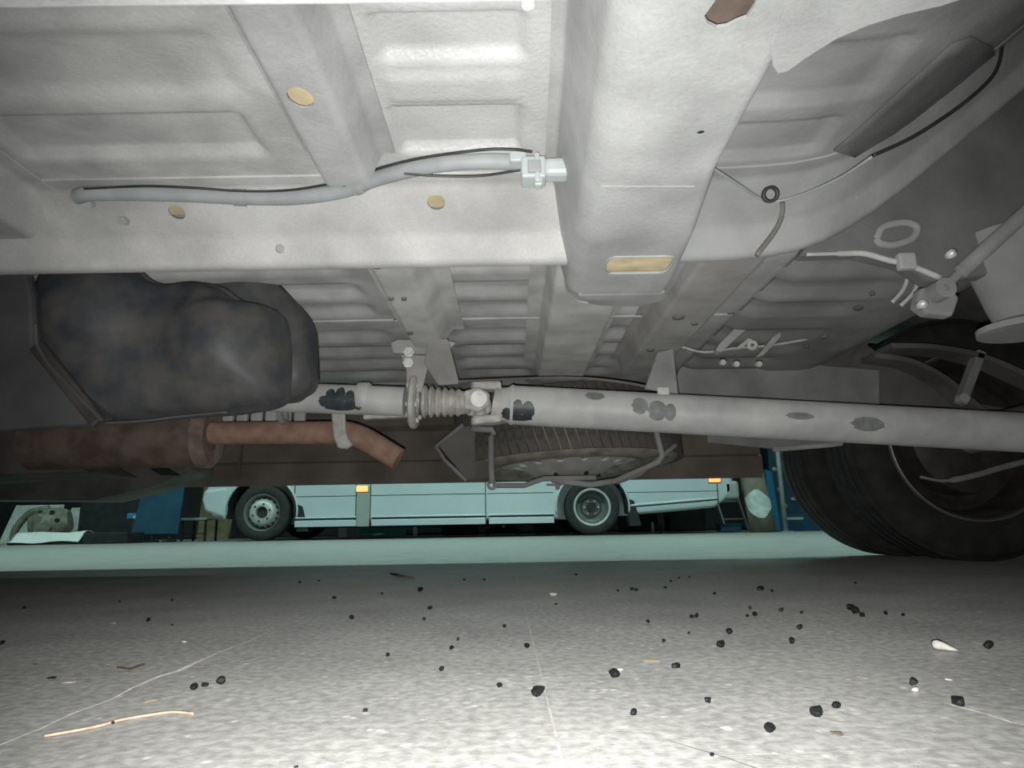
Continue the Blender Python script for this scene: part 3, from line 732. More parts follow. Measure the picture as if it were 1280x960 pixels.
# ---- rear axle and twin wheels
HX, HZ, WR = 1.262, .338, .338
MB().tube([(HX,.55,HZ),(HX,1.2,HZ),(HX,1.3,HZ),(HX,1.56,HZ),(HX,1.66,HZ),(HX,2.3,HZ)], [.05,.05,.10,.10,.05,.05], 24).build('rear_axle', M['arch'], van, smooth=True, angle=50)
MB().lathe([(0,-.10),(.09,-.08),(.14,-.03),(.15,.03),(.10,.09),(0,.11)], (1,0,0), (HX,SY,HZ), 28).build('differential', M['dark'], van, smooth=True)
twp = {}
def wheel(y, s, rimmat, x=HX, nm='rear_wheel'):
    # s=+1: dish opens towards -Y
    e = empty(nm, V(x, y, HZ)); e.parent = van; e.matrix_parent_inverse = Matrix.Translation(-VC)
    if 't' not in twp:
        twp['t'] = MB().lathe(tyre_prof(WR-.004, .098, .222), (0,1,0), (0,0,0), 72).mesh('tyre')
        for p_ in twp['t'].polygons: p_.use_smooth = True
        twp['t'].set_sharp_from_angle(angle=math.radians(50))
    link('tyre', twp['t'], M['rubber'], e)
    for k_ in (-.06,-.02,.02,.06):
        if ('g',k_) not in twp: twp['g',k_] = MB().lathe([(WR-.006,k_-.016),(WR,k_-.014),(WR,k_+.014),(WR-.006,k_+.016)], (0,1,0), (0,0,0), 72).mesh('tread_rib')
        link('tread_rib', twp['g',k_], M['rubber'], e, True)
    MB().lathe([(.222,-.088),(.232,-.092),(.230,-.082),(.215,-.070),(.205,-.03),(.200,.03*s),(.16,.06*s),(.10,.075*s),(0,.075*s)], (0,s,0), (0,0,0), 56).build('rim', rimmat, e, smooth=True, angle=45)
    MB().lathe([(.226,-.088),(.2295,-.098),(.233,-.096),(.234,-.086)], (0,s,0), (0,0,0), 56).build('rim_lip', M['wheelgrey'] if s > 0 and y > 1 else rimmat, e, smooth=True, angle=45)
    return e
wheel(2.02, 1, M['rimdk']); wheel(2.36, 1, M['rimdk'])
wheel(.84, -1, M['rimdk']); wheel(.50, -1, M['rimdk'])
wheel(.40, -1, M['rimdk'], HX-3.9, 'front_wheel'); wheel(2.46, 1, M['rimdk'], HX-3.9, 'front_wheel')
MB().lathe([(.05,-.05),(.12,-.05),(.155,-.03),(.16,.05),(0,.05)], (0,1,0), (HX,1.98,HZ), 40).build('brake_drum', M['rimdk'], van, smooth=True, angle=40)
MB().tube(spline([at(x, y, Y=1.86) for x, y in ((1150,596),(1180,601),(1215,595),(1250,585),(1300,572))], 6), [.004]*8+[.008]*17, 10).build('brake_pipe', M['arch'], van, smooth=True)

# ---- wiring on the near rail
lp = spline([at(x, y, z=.487) for x, y in ((95,246),(120,242),(220,243),(300,247),(370,247),(430,238),(475,222),(540,207),(600,202),(652,203))], 30)
loom = MB().tube(lp, [.0080+(.0006 if i % 2 else 0) for i in range(len(lp))], 14).build('wiring_loom', M['loom'], van, smooth=True)
MB().tube(spline([at(x, y, z=.482) for x, y in ((430,232),(458,216),(520,199),(600,188),(640,187),(665,190))], 12), .0013, 8).build('loom_wire_and_shade', M['cable'], loom)  # black tube painting the shadow line along the loom's upper edge
MB().tube(spline([at(x, y, z=.477) for x, y in ((505,217),(545,220),(600,220),(650,213))], 10), .0012, 8).build('loom_wire_and_shade', M['cable'], loom)  # black tube painting the shade at the loom's lower edge
MB().tube(spline([at(x, y, z=.482) for x, y in ((105,236),(180,233),(240,235),(300,239),(360,238),(420,229))], 10), .0012, 8).build('loom_wire_and_shade', M['cable'], loom)  # black tube painting the shadow line above the loom's left run
MB().tube([at(712,204,z=.48), at(744,199,z=.48)], .0011, 8).build('loom_wire_and_shade', M['cable'], loom)  # real thin cable leaving the connector
for x_, y_ in ((300,246),(447,232)):
    i = min(range(len(lp)), key=lambda k: (lp[k]-at(x_, y_, z=.487)).length)
    MB().tube([lp[i-3], lp[i+3]], .0098, 14).build('loom_tape', M['arch'] if x_ > 400 else M['loom'], loom, smooth=True, angle=40)
def pbox(x0, y0, x1, y1, Y, d, nm, m_, par, bev=.002):
    a_, b_ = at(x0, y1, Y=Y), at(x1, y0, Y=Y); return MB().box((a_.x,Y,a_.z), (b_.x,Y+d,b_.z)).build(nm, m_, par, bevel=bev)
cn = pbox(652,194,682,221,.655,.026,'wire_connector',M['conn'],van)
pbox(637,187,658,201,.660,.02,'connector_boot',M['conn'],cn); pbox(680,195,713,217,.657,.022,'connector_plug',M['conn'],cn,.005)
pbox(668,217,678,231,.657,.012,'connector_clip',M['conn'],cn); pbox(660,199,676,214,.651,.008,'connector_latch',M['loom'],cn,.001)
pbox(669,190,674,226,.653,.006,'connector_rib',M['conn'],cn,.001)
# small welded nuts and tabs on the light paint
for x_, y_ in ((425,218),(112,254),(155,276)):
    p = at(x_, y_, Y=.71 if y_ < 240 else (.756 if y_ < 260 else .776)); MB().lathe([(0,-.006),(.006,-.006),(.006,.004),(0,.004)], (0,1,.6), p, 6).build('weld_nut', M['member'], van)
# wires on the right of the outrigger
MB().tube(spline([at(x, y, z=.476) for x, y in ((880,202),(897,214),(925,232),(945,245),(965,252),(1000,244),(1050,222),(1090,196))], 8), .0016, 8).build('brake_cable', M['loom'], van, smooth=True)
MB().tube(spline([at(x, y, Y=.74) for x, y in ((1090,195),(1140,172),(1190,140),(1225,112),(1244,90),(1252,62),(1252,20))], 8), .0022, 8).build('brake_cable', M['cable'], van, smooth=True)
MB().tube(spline([at(x, y, Y=.74) for x, y in ((978,254),(977,270),(968,290),(946,319))], 6), .0028, 8).build('breather_hose', M['dark'], van, smooth=True)
MB().lathe([(.006,-.002),(.0095,-.003),(.0095,.003),(.006,.002)], (0,1,.4), at(963,243,Y=.742), 24, True).build('cable_grommet', M['cable'], van, smooth=True)

# ================================================================== the minibus across the aisle
DY = 8.60                                       # plane of its near side
bus = empty('minibus', (-1.1, DY+1, 0), 'silver minibus with amber side markers parked across the aisle', 'minibus')
bus['_pinv'] = [1.1, -DY-1, 0]
def bp(x, y, Y=DY): return at(x, y, Y=Y)
xf, xr_ = bp(258,630).x, bp(917,610).x
wf, wr = bp(326,643).x, bp(741,640).x
BR = .335
pr = [(xf+.06,.30),(xf,.42),(xf-.02,.62),(xf+.06,.86),(xf+.55,1.12),(xf+1.35,2.20),(xf+1.7,2.42),(xr_-.08,2.48),(xr_,2.2),(xr_+.0,.48),(xr_-.14,.37),(xr_-.24,.305),(xr_-.75,.265),(wr+.5,.235),(wr,.20),(wf,.20),(wf-.36,.26)]
body = MB().prism([(x, DY, z) for x, z in pr], (0,2.0,0)).build('body', M['silver'], bus, bevel=.05, seg=3)
bpy.context.view_layer.update()
cut(body, [cutter(MB().tube([(x, DY-.2, .335), (x, DY+.34, .335)], .435, 40)) for x in (wf, wr)])
for x in (wf, wr):
    arc_ = [(math.cos(t), math.sin(t)) for t in [PI*(-.05+1.10*k/30) for k in range(31)]]
    MB().tube([(x+c_*.44, DY-.004, .335+s_*.44) for c_, s_ in arc_], .014, 8).build('wheel_arch_lip', M['silver'], bus, smooth=True)
    mb = MB()
    for c_, s_ in arc_: mb.v += [Vector((x+c_*.43, DY+.03, .335+s_*.43)), Vector((x+c_*.43, DY+.34, .335+s_*.43))]
    for k_ in range(30): mb.f.append((2*k_, 2*k_+1, 2*k_+3, 2*k_+2))
    mb.build('wheel_housing', M['gap'], bus, solid=.004)
def strip(nm, x0, y0, x1, y1, th, m_, pro=.008):
    a_, b_ = bp(x0, y0, DY-pro/2), bp(x1, y1, DY-pro/2); return MB().bar(a_, b_, pro+.006, th).build(nm, m_, bus)
z1 = .50
def hstrip(nm, x0, x1, z, th, m_, pro=.008): return MB().box((bp(x0,630).x, DY-pro, z-th/2), (bp(x1,630).x, DY+.004, z+th/2)).build(nm, m_, bus, bevel=min(.004, th*.3))
for xa, xb in ((368,446),(463,607),(609,692)):
    hstrip('body_crease', xa, xb, .515, .010, M['gap'], .002)
    hstrip('sill_strip', xa+2, xb, .262, .016, M['silver'], .02)
    hstrip('sill_gap', xa+2, xb, .243, .016, M['gap'], .004)
    hstrip('sill_cover', xa+2, xb, .192, .075, M['silver'], .03)
hstrip('body_crease', 778, 900, .50, .008, M['gap'], .002)
xa_, xb_ = bp(788,630).x, bp(897,630).x
MB().bar((xa_,DY-.006,.345), (xb_,DY-.006,.415), .02, .022).build('rub_strip', M['silver'], bus, bevel=.004); MB().bar((xa_,DY-.001,.328), (xb_,DY-.001,.398), .008, .012).build('sill_gap', M['gap'], bus)
bpil = MB().box((bp(446,630).x, DY-.006, .15), (bp(462,630).x, DY+.01, .62)).build('door_pillar', M['silver2'], bus, bevel=.003)
for xx, za, zb in ((368,.30,1.2),(372,.15,.30),(445,.15,2.2),(463,.15,2.2),(607,.15,2.2),(898,.35,2.2),(777,.5,.9)):
    x = bp(xx, 630).x; MB().box((x-.005, DY-.003, za), (x+.005, DY+.01, zb)).build('panel_gap', M['gap'], bus)
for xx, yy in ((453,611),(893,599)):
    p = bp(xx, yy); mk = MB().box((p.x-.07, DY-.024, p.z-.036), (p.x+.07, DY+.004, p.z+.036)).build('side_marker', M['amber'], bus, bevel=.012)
    MB().box((p.x-.08, DY-.010, p.z-.045), (p.x+.08, DY+.004, p.z+.045)).build('marker_base', M['silver2'], mk, bevel=.004)
for xa, xb in ((470,600),(612,690),(700,790),(800,890),(372,440)):
    MB().box((bp(xa,600).x, DY-.006, 1.35), (bp(xb,600).x, DY+.01, 2.1)).build('window', M['glass'], bus, bevel=.02)
for x0, s in ((wf,1),(wr,1)):
    MB().prism([(x0+.40,DY-.012,.44),(x0+.50,DY-.012,.40),(x0+.58,DY-.012,.10),(x0+.44,DY-.012,.10)], (0,.25,0)).build('mud_flap', M['black'], bus, bevel=.008)
MB().prism([(xf-.04,DY-.012,.62),(xf-.06,DY-.012,.50),(xf-.02,DY-.012,.36),(wf-.43,DY-.012,.27),(wf-.40,DY-.012,.66)], (0,.10,0)).build('front_bumper', M['silver'], bus, bevel=.045, seg=4)
MB().box((xr_-.12,DY+.0,.40), (xr_+.07,DY+1.95,.62)).build('rear_bumper', M['silver2'], bus, bevel=.04, seg=3)
MB().box((wf+.6,DY+.5,.14), (wr-.5,DY+1.5,.22)).build('underframe', M['black'], bus, bevel=.02)
MB().tube([(wf,DY+.1,.335),(wf,DY+1.9,.335)], .05, 12).build('axle', M['black'], bus); MB().tube([(wr,DY+.1,.335),(wr,DY+1.9,.335)], .06, 12).build('axle', M['black'], bus)
def bwheel(x, y, front, s=1):
    e = empty('wheel', V(x, y, BR)); e.parent = bus; e.matrix_parent_inverse = Matrix.Translation(-Vector((-1.1, DY+1, 0)))
    MB().lathe([(a_, b_*s) for a_, b_ in tyre_prof(BR, .105, .215)], (0,1,0), (0,0,0), 48).build('tyre', M['rubber'], e, smooth=True, angle=50)
    if front:
        MB().lathe([(.215,-.09*s),(.222,-.10*s),(.21,-.085*s),(.195,-.02*s),(.185,-.015*s)], (0,1,0), (0,0,0), 40).build('rim', M['wheelgrey'], e, smooth=True)
        MB().lathe([(.185,-.02*s),(.165,-.05*s),(.15,-.10*s),(.135,-.115*s),(.075,-.115*s),(.07,-.08*s),(.065,-.06*s),(0,-.06*s)], (0,1,0), (0,0,0), 40).build('wheel_disc', M['wheelsilver'], e, smooth=True, angle=50)
        for k_ in range(16):
            a_ = 2*PI*k_/16; MB().tube([(math.cos(a_)*.172,-.055*s,math.sin(a_)*.172),(math.cos(a_)*.172,-.03*s,math.sin(a_)*.172)], .015, 10).build('vent_hole', M['gap'], e)
        MB().lathe([(.066,-.075*s),(0,-.072*s)], (0,1,0), (0,0,0), 20).build('hub_cap', M['black'], e)
        for k_ in range(6):
            a_ = 2*PI*k_/6+.3; MB().tube([(math.cos(a_)*.105,-.128*s,math.sin(a_)*.105),(math.cos(a_)*.105,-.11*s,math.sin(a_)*.105)], .012, 6).build('wheel_nut', M['black'], e)
    else:
        MB().lathe([(.20,-.09*s),(.222,-.102*s),(.228,-.098*s),(.222,-.086*s)], (0,1,0), (0,0,0), 40).build('rim', M['wheelsilver'], e, smooth=True)
        MB().lathe([(.205,-.09*s),(.185,-.03*s),(.17,.05*s),(.13,.06*s),(.11,.03*s),(.06,.03*s),(.055,-.01*s),(0,-.01*s)], (0,1,0), (0,0,0), 40).build('wheel_disc', M['wheelgrey'], e, smooth=True, angle=50)
        for k_ in range(6):
            a_ = 2*PI*k_/6; MB().tube([(math.cos(a_)*.085,.0,math.sin(a_)*.085),(math.cos(a_)*.085,.035*s,math.sin(a_)*.085)], .012, 6).build('wheel_nut', M['wheelsilver'], e)
    return e
bwheel(wf, DY+.13, True); bwheel(wf, DY+1.87, True, -1); bwheel(wr, DY+.14, False); bwheel(wr, DY+1.86, False, -1)

# ================================================================== workshop clutter behind
def gx(x, Y): return at(x, 660, Y=Y).x
# stepladder behind the minibus
LY = 10.9
lad = empty('step_ladder', (gx(915,LY), LY, 0), 'grey metal step ladder leaning behind the minibus', 'ladder')
for dx in (-.17, .17): MB().bar((dx+.08,0,0), (dx-.16,.5,1.5), .05, .025, up=(1,0,0)).build('stile', M['steel'], lad)
for k_ in range(5):
    t = .12+.18*k_; MB().box((-.17+.08-.24*t,.5*t-.03,1.5*t-.012), (.17+.08-.24*t,.5*t+.05,1.5*t+.012)).build('rung', M['steel'], lad)
# leaning brown pillar with pale splash
PY = 8.75
pil = empty('post', (gx(950,PY), PY, 0), 'brown round post with a pale paint patch near its foot', 'post')
mb = MB().tube([(.04,0,0),(-.02,0,.45),(-.10,0,1.2),(-.14,0,2.6)], [.155,.15,.14,.14], 28); mb.build('shaft', M['pillar'], pil, smooth=True)
mb = MB(); n = 22
patch = []
for k_ in range(n):
    a_ = 2*PI*k_/n; patch.append((math.cos(a_)*1.2*(1+.13*math.sin(3*a_+1)), math.sin(a_)*.15*(1+.16*math.cos(4*a_))))
def pp(an, dz): z = .34+dz; return Vector((.04-.06*z/.45+math.sin(an-.2)*.158, -math.cos(an-.2)*.158, z))
mb.v = [pp(0, 0)]
for f_ in (.33, .66, 1): mb.v += [pp(an*f_, dz*f_) for an, dz in patch]
for k_ in range(n):
    k2 = (k_+1) % n; mb.f.append((0, 1+k_, 1+k2))
    for j in (0, 1): mb.f.append((1+j*n+k_, 1+(j+1)*n+k_, 1+(j+1)*n+k2, 1+j*n+k2))
mb.build('paint_patch', M['splash'], pil, smooth=True)
# blue machine, post and crate
MY = 9.6
mc = empty('machine', (gx(1010,MY), MY, 0), 'dark blue painted machine cabinet behind the twin wheels', 'machine')
MB().box((-.45,0,.06), (.75,.8,1.7)).build('cabinet', M['bluedk'], mc, bevel=.02)
MB().box((-.47,-.03,0), (.77,.83,.22)).build('plinth', M['blue'], mc, bevel=.01)
MB().box((-.30,-.02,.75), (-.05,.0,1.1)).build('access_door', M['blue'], mc, bevel=.006)
MB().box((-.20,-.025,.40), (.3,-.002,.44)).build('grab_rail', M['steel'], mc, bevel=.004)
for dx, dz in ((-.33,.55),(-.38,.82),(-.28,.33)): MB().lathe([(0,-.02),(.03,-.015),(.035,.0)], (0,1,0), (dx,0,dz), 14).build('knob', M['steel'], mc, smooth=True)
pst = empty('steel_post', (gx(982,8.7), 8.7, 0), 'thin upright steel tube post in front of the blue machine', 'post')
MB().tube([(0,0,0),(-.03,0,2.2)], .028, 14).build('tube', M['steel'], pst, smooth=True); MB().box((-.07,-.07,0), (.07,.07,.012)).build('base_plate', M['steel'], pst)
MB().bar((.03,.1,.16), (.26,.1,.16), .03, .03).build('foot_bar', M['steel'], pst)
cr_ = empty('crate', (gx(915,8.95), 8.95, 0), 'small bright blue crate under the step ladder', 'crate')
MB().box((-.14,0,.012), (.12,.2,.10)).build('tub', M['blue'], cr_, bevel=.01); MB().box((-.15,-.01,.09), (.13,.21,.11)).build('rim', M['blue'], cr_, bevel=.005)
tag(MB().prism([(0,0,0),(.10,0,0),(.06,0,.75),(-.02,0,.78)], (0,.06,0)).build('blue_panel', M['cyan'], None, loc=(gx(968,8.9), 8.95, 0), rot=(-.05,0,0)), 'narrow bright blue plank leaning between post and machine', 'plank')
# left: blue board, bench, board stack, junk
BLY = 9.0
def px0(x, y, Y): q = at(x, y, Y=Y); return q.x, q.z
bd = empty('display_board', (gx(195,BLY), BLY, 0), 'big blue board standing on feet beside the bench', 'board')
o_ = gx(195, BLY)
MB().prism([(px0(163,668,BLY)[0]-o_,0,.10),(px0(222,668,BLY)[0]-o_,0,.10),(px0(229,606,BLY)[0]-o_,.04,.80),(px0(174,620,BLY)[0]-o_,.03,.55)], (0,.04,0)).build('panel', M['blue'], bd, bevel=.006)
for xx in (190, 212): MB().bar((gx(xx,BLY)-o_,-.12,.012), (gx(xx,BLY)-o_,.16,.012), .05, .024).build('foot', M['black'], bd); MB().bar((gx(xx,BLY)-o_,.03,.0), (gx(xx,BLY)-o_,.03,.16), .03, .03).build('foot_post', M['black'], bd)
bn = empty('bench', (gx(241,9.3), 9.35, 0), 'low metal bench frame next to the blue board', 'bench')
MB().box((-.17,-.05,.27), (.17,.35,.30)).build('bench_top', M['steel'], bn, bevel=.006)
for dx in (-.15,.15):
    for dy in (-.02,.32): MB().box((dx-.012,dy-.012,0), (dx+.012,dy+.012,.27)).build('leg', M['black'], bn)
MB().bar((-.15,-.02,.1), (.15,-.02,.1), .012, .012).build('stretcher', M['black'], bn)
tag(MB().prism([(0,0,0),(.5,0,0),(.62,0,1.0),(.08,0,1.0)], (0,.05,0)).build('wood_panel', M['wood'], None, loc=(gx(246,11.2), 11.2, 0)), 'old brown wooden panel leaning beyond the bumper of the minibus', 'panel')
bt = empty('spray_bottle', (gx(161,9.1), 9.2, 0), 'small blue and white plastic bottle left of the blue board', 'bottle')
MB().lathe([(0,0),(.05,0),(.052,.08),(.05,.22),(.03,.26),(.02,.30),(0,.30)], (0,0,1), (0,0,0), 20).build('bottle', M['black'], bt, smooth=True, angle=40)
MB().box((-.08,-.03,.30), (.07,.03,.37)).build('spray_head', M['cyan'], bt, bevel=.012); MB().box((-.0,-.031,.30), (.071,.031,.345)).build('nozzle', M['white'], bt, bevel=.01)
tr = empty('tray', (gx(60,8.5), 8.5, 0), 'flat tray with crumpled pale sheet at the foot of the engine part', 'tray')
MB().prism([(-.46,0,0),(.40,0,0),(.40,0,.03),(-.48,0,.03)], (0,.5,0)).build('base', M['black'], tr, bevel=.005)
cg = grid(-.44,.38,-.02,.46,.04, lambda x, y: .030+.115*sm((y+.02)/.16)-.04*sm((y-.2)/.25)+.014*math.sin(9*x+5*y)*math.cos(13*y+3*x)).build('pale_sheet', M['white'], tr, smooth=True, solid=.004)
MB().box((.42,0,0), (.95,.4,.13)).build('dark_box', M['black'], tr, bevel=.01)
jk = empty('engine_part', (gx(58,9.4), 9.45, 0), 'dirty metal engine casing with pipes standing on the floor behind the tray', 'engine part')
MB().lathe([(0,-.25),(.15,-.25),(.22,-.1),(.2,.1),(.14,.2),(0,.22)], (1,.3,.2), (.05,0,.26), 18).build('casing', M['junk'], jk, smooth=True, angle=30)
MB().tube(spline([(-.45,0,.02),(-.42,-.02,.2),(-.25,-.03,.40),(-.02,-.02,.46)], 6), .045, 12).build('intake_pipe', M['junk'], jk, smooth=True)
MB().tube([(-.02,-.2,.0),(-.02,-.2,.35)], .06, 12).build('cylinder', M['junk'], jk, smooth=True, angle=30)
MB().box((-.2,-.1,0), (.3,.2,.12)).build('sump', M['junk'], jk, bevel=.03)
for k_ in range(6): MB().lathe([(0,-.02),(.025,-.02),(.025,.02),(0,.02)], (0,1,0), (.05+.15*math.cos(k_*1.05),-.16,.3+.12*math.sin(k_*1.05)), 8).build('flange_bolt', M['black'], jk)
for xx, Y, w_, h_, lab in ((38,10.2,.75,.54,'tall pale sheet-metal panel behind the engine casing'), (100,10.4,.55,.50,'broad pale sheet-metal panel behind the dark box')):
    tag(MB().prism([(-w_/2-.06,0,0),(w_/2,0,0),(w_/2,.1,h_),(-w_/2+.06,.1,h_)], (0,.03,0)).build('metal_sheet', M['splash'], None, bevel=.008, loc=(gx(xx,Y), Y, 0)), lab, 'panel')
tag(MB().box((-.42,0,0), (.42,.5,.58)).build('cabinet_block', M['black'], None, bevel=.02, loc=(gx(135,9.8), 9.8, 0)), 'black low cabinet between pale sheet and blue board', 'cabinet')
# things seen under the minibus
UY = 11.2
tag(MB().box((-.06,0,0), (.05,.06,.26)).build('white_block', M['white'], None, bevel=.006, loc=(gx(428,UY), UY, 0)), 'upright white block seen under the minibus', 'block')
tag(MB().box((-.17,0,0), (.17,.2,.30)).build('grey_box', M['silver2'], None, bevel=.01, loc=(gx(443,UY+.3), UY+.3, 0)), 'grey box standing beyond the minibus sill', 'box')
tag(MB().box((-.36,0,0), (.38,.04,.7)).build('green_board', M['greenb'], None, bevel=.006, loc=(gx(478,UY+.2), UY+.2, 0)), 'green board standing upright beyond the minibus', 'board')
tag(grid(-.17,.17,-.05,.10,.03, lambda x, y: .02+.03*abs(math.sin(8*x+9*y))).build('rag', M['splash'], None, smooth=True, solid=.006, loc=(gx(467,UY-.1), UY-.1, 0)), 'pale crumpled rag lying before the green board', 'rag')
tag(MB().lathe([(0,0),(.03,.0),(.035,.10),(.02,.14),(0,.15)], (0,0,1), (0,0,0), 14).build('white_cup', M['white'], None, smooth=True, loc=(gx(519,UY), UY, 0)), 'small white cup standing beyond the minibus', 'cup')
tag(MB().box((-.3,0,0), (.3,.3,.4)).build('dark_box', M['black'], None, bevel=.02, loc=(gx(575,UY+.3), UY+.3, 0)), 'dark box standing right of the green board', 'box')
hs = empty('hydraulic_jack', (gx(630,10.9), 10.9, 0), 'small trolley jack with bright handle end behind the minibus', 'jack')
MB().prism([(-.35,0,.03),(.3,0,.03),(.1,0,.2),(-.2,0,.12)], (0,.2,0)).build('chassis', M['black'], hs, bevel=.01)
MB().bar((-.05,.1,.12), (.25,.1,.34), .04, .04).build('lift_arm', M['steel'], hs); MB().bar((-.02,-.02,.12), (.06,-.02,.22), .03, .05).build('handle_socket', M['white'], hs, bevel=.004)
for dx in (-.25,.2): MB().lathe([(0,-.02),(.035,-.02),(.035,.02),(0,.02)], (0,1,0), (dx,-.02,.035), 16).build('castor', M['black'], hs)
for k_, xx in enumerate((816,826)):
    tag(MB().lathe([(0,0),(.022,0),(.024,.10+.03*k_),(.012,.15),(0,.15)], (0,0,1), (0,0,0), 12).build('can', M['white'] if k_ == 0 else M['rustdk'], None, smooth=True, loc=(gx(xx,10.6), 10.6, 0)),
        ('small white can standing behind the minibus tail', 'small brown can standing behind the minibus tail')[k_], 'can')
for k_, (xx, hh) in enumerate(((690,.45),(800,.5),(860,.42))):
    tag(MB().box((-.3,0,0), (.3,.4,hh)).build('parts_bin', M['black'], None, bevel=.03, loc=(gx(xx,11.6), 11.6, 0)),
        ('dark parts bin beyond the minibus sill ahead of its rear wheel', 'tall dark parts bin just behind the minibus rear wheel', 'low dark parts bin beyond the minibus tail near the ladder')[k_], 'bin', 'dark bins behind the minibus')
MB_ = MB().box((-7,0,0), (6,.12,.045)); tag(MB_.build('kerb', M['black'], None, bevel=.01, loc=(0,12.6,0)), 'long low dark kerb on the floor beyond the minibus', 'kerb')

def mark(nm, pts, m_):
    mb = MB(); P_ = [(at(x, y, z=.0003), wd) for x, y, wd in pts]
    for i, (p, wd) in enumerate(P_):
        d = (P_[min(i+1, len(P_)-1)][0]-P_[max(i-1, 0)][0]).normalized(); sd = V(-d.y, d.x, 0)
        mb.v += [p+sd*wd/2, p-sd*wd/2]
    for i in range(len(P_)-1): mb.f.append((2*i, 2*i+1, 2*i+3, 2*i+2))
    return mb.build(nm, m_, flr)
mark('scratch_mark', [(-40,949,.0012),(0,931,.0016),(50,911,.0014),(90,892,.002),(140,874,.0016),(165,860,.0026),(200,845,.0045),(225,838,.006),(243,829,.004),(275,815,.0012),(310,802,.001),(340,788,.0005)], M['chalk'])
mark('scratch_mark', [(1180,878,.001),(1205,885,.002),(1235,893,.0015),(1262,902,.0022),(1300,910,.001)], M['chalk'])
mark('scratch_mark', [(835,925,.0003),(870,936,.0006),(905,946,.0005),(950,962,.0006)], M['shield'])

# ================================================================== things lying on the floor
def stone_mesh(seed, sub=2, k=.28):
    rr = random.Random(seed); bm = bmesh.new(); bmesh.ops.create_icosphere(bm, subdivisions=sub, radius=1)
    d = [Vector((rr.gauss(0,1), rr.gauss(0,1), rr.gauss(0,1))).normalized() for _ in range(9)]
    for v in bm.verts:
        for q in d:
            t = v.co.dot(q)
            if t > .58: v.co -= q*(t-.58)*.97
        v.co.z *= .8
    zmin = min(v.co.z for v in bm.verts)
    for v in bm.verts: v.co.z -= zmin
    me = bpy.data.meshes.new('stone'); bm.to_mesh(me); bm.free(); return me
stones = [stone_mesh(s) for s in range(6)]
for me in stones: me.materials.append(M['stone'])
flakes = [stone_mesh(s+20, 2) for s in range(3)]
def drop(x, y, size, name, mesh, material, label, cat, group=None, flat=1.05, asp=1.0, rz=None):
    p = at(x, y+size*.3, z=0); t = (p-V(0,0,CAMH)).length/math.hypot(FPX, math.hypot(x-640, y-480))
    r = size*t*.5*1.22
    if mesh.materials and mesh.materials[0] is not material: mesh = mesh.copy(); mesh.materials.clear()
    if not mesh.materials: mesh.materials.append(material)
    o = bpy.data.objects.new(name, mesh); C.objects.link(o)
    o.location = p; o.scale = (r*asp, r, r*flat); o.rotation_euler = (0, 0, random.uniform(0, 6.28) if rz is None else rz)
    tag(o, label, cat, group); return o
Z7 = [(485,340,18),(512,332,14),(553,326,22),(370,171,12),(430,122,8),(298,124,6),(60,140,8),(835,114,10),(878,165,11),(1050,95,14),(1076,141,10),(1060,168,8),(955,104,6),(970,257,12),(1145,219,9),(1128,241,12),(1105,294,13),(1260,186,10),(1248,335,13),(913,396,11),(750,76,6),(797,72,6),(1160,70,6),(1210,69,6),(282,428,9),(740,537,8),(430,183,6),(5,228,12)]
Z8 = [(37,237,14),(67,352,30),(255,308,24),(410,285,18),(305,404,18),(490,372,18),(645,446,27),(763,402,30),(812,386,18),(1115,374,33),(1003,328,20),(700,224,18),(720,190,14),(522,232,20),(543,201,16),(450,161,12),(462,161,12),(340,174,10),(380,223,10),(443,203,8),(300,93,9),(310,94,9),(384,90,8),(397,73,7),(417,65,6),(444,63,6),(160,57,6),(110,130,6),(265,97,6),(507,104,8),(596,141,9),(588,160,8),(607,157,12),(622,91,15),(650,98,8),(673,146,12),(725,152,8),(845,140,18),(858,149,20),(876,157,15),(935,154,10),(978,158,10),(1193,236,22),(858,78,6),(500,508,10)]
BIG = {553: 'largest black stone in a row of three on the floor', 67: 'angular black stone lying on the long floor joint', 255: 'chunky black stone touching a white flake',
       645: 'chunky black stone between a white chip and a brown chip', 763: 'big black stone with a smaller black stone close beside it', 1115: 'black stone lying at the end of a pale scratch', 1193: 'black stone beside the white teardrop scrap'}
P = [(x*.5, 690+y*.5, s*.5) for x, y, s in Z7] + [(640+x*.5, 690+y*.5, s*.5) for x, y, s in Z8]
for i, (x, y, s) in enumerate(P):
    if s >= 10.5: lab, grp = BIG[(round(x*2) if x < 640 and i < len(Z7) else round((x-640)*2))], 'larger black stones on the floor'
    elif s >= 5.5: lab, grp = 'small black gravel chip on the concrete floor', 'small black chips on the floor'
    else: lab, grp = 'tiny black grit speck on the concrete floor', 'tiny black grit on the floor'
    drop(x, y, s, 'gravel_stone', stones[i % 6], M['stone'], lab, 'stone', grp, asp=random.uniform(.85, 1.2))
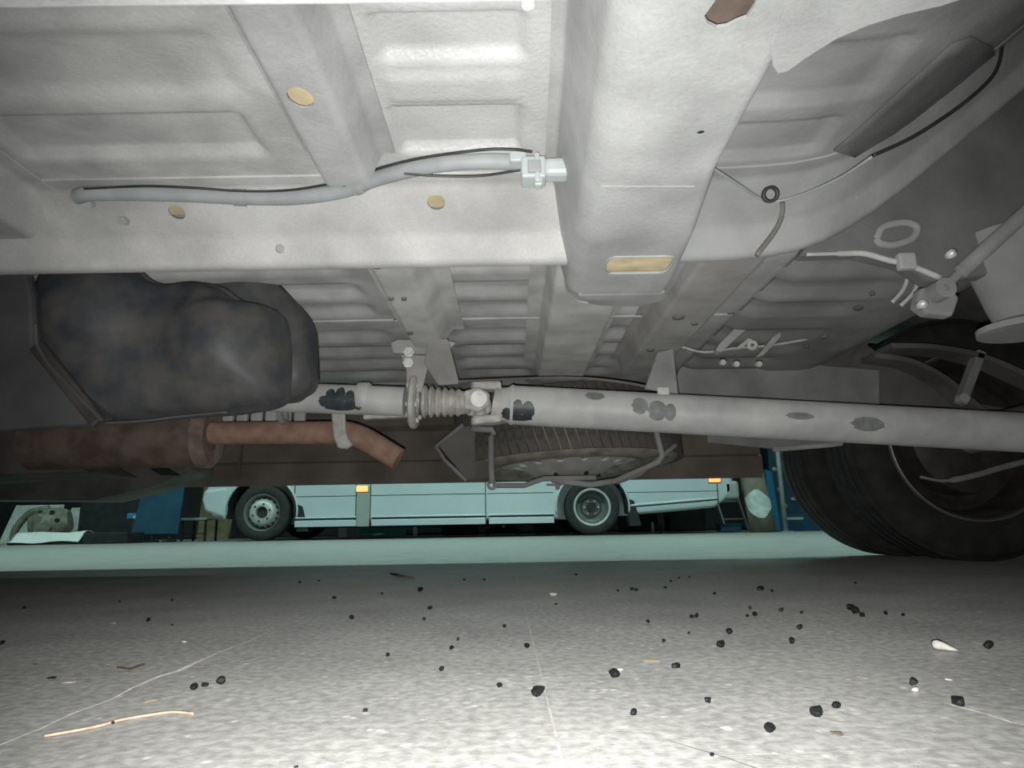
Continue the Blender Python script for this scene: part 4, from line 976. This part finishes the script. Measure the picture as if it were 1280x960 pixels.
for (x, y, s, m_, lab, a_, fl_) in ((645+170,690+129,26,'tan','crumbly tan patch of dried mud on the floor',1.2,.12),(692,741,12,'pale','pale crumb on the shaded floor near the long joint',1,.4),
        (907,907,14,'pale','flat white chip lying near the front of the floor',1.2,.2),(1045,914,15,'leaf','flat brown chip beside the largest black stone',1.3,.25),(1144,862,9,'pale','white pebble just below a speckled black stone',.9,.7),
        (775,836,8,'pale','white flake touching a round black stone',.8,.4),(230,801,7,'pale','pale crumb beside the white scratch',1,.4),(142,778,7,'tan','tan crumb on the dark floor',1,.4),(85,850,12,'pale','thin pale flake near the brown leaf',1.6,.12),(190,872,16,'tan','crumbly grey-tan lump beside the tan wire',1.4,.2),
        (65,845,11,'stone','flat dark flake left of the brown leaf',1.2,.25),(44,829,6,'leaf','small flat brown flake on the dark floor',1.2,.2),(1185,848,9,'pale','pale gravel crumb on the grey floor',1,.4)):
    drop(x, y, s, 'floor_crumb', flakes[int(x) % 3], M[m_], lab, 'crumb', None, flat=fl_, asp=a_)
# brown curled leaf
p = at(163, 838, z=0)
lf = grid(-.010,.010,-.006,.006,.0015, lambda x, y: .0008+abs(x)*.25+.003*math.cos(300*y)*abs(y)*80*.2)
for v_ in lf.v:
    k_ = max(0, 1-(v_.x/.0105)**2)**.5; v_.y *= .35+.65*k_
tag(lf.build('dry_leaf', M['leaf'], None, smooth=True, solid=.0005, loc=p, rot=(0,0,.6)), 'brown curled dry leaf lying on the concrete', 'leaf')
# tan wire, twig and white streak
wp = spline([at(x, y, z=.0010) for x, y in ((55,920),(90,914),(125,907),(150,900),(185,894),(215,890),(242,892))], 6)
tag(MB().tube(wp, .0008, 8).build('wire', M['copper'], None, smooth=True), 'thin tan wire bent across the concrete floor', 'wire')
tag(MB().tube([at(488,717,z=.003), at(503,720,z=.004), at(518,723,z=.003)], [.002,.003,.002], 8).build('twig', M['leaf'], None, smooth=True), 'short dark twig on the shaded concrete', 'twig')
p = at(1176, 808, z=0)
wp = [at(1167,803,z=.004), at(1172,806,z=.005), at(1180,808,z=.004), at(1190,811,z=.0025), at(1197,813,z=.0015)]
tag(MB().tube(wp, [.002,.0038,.003,.0016,.0006], 12).build('plastic_scrap', M['pale'], None, smooth=True), 'white teardrop scrap of plastic on the floor', 'scrap')
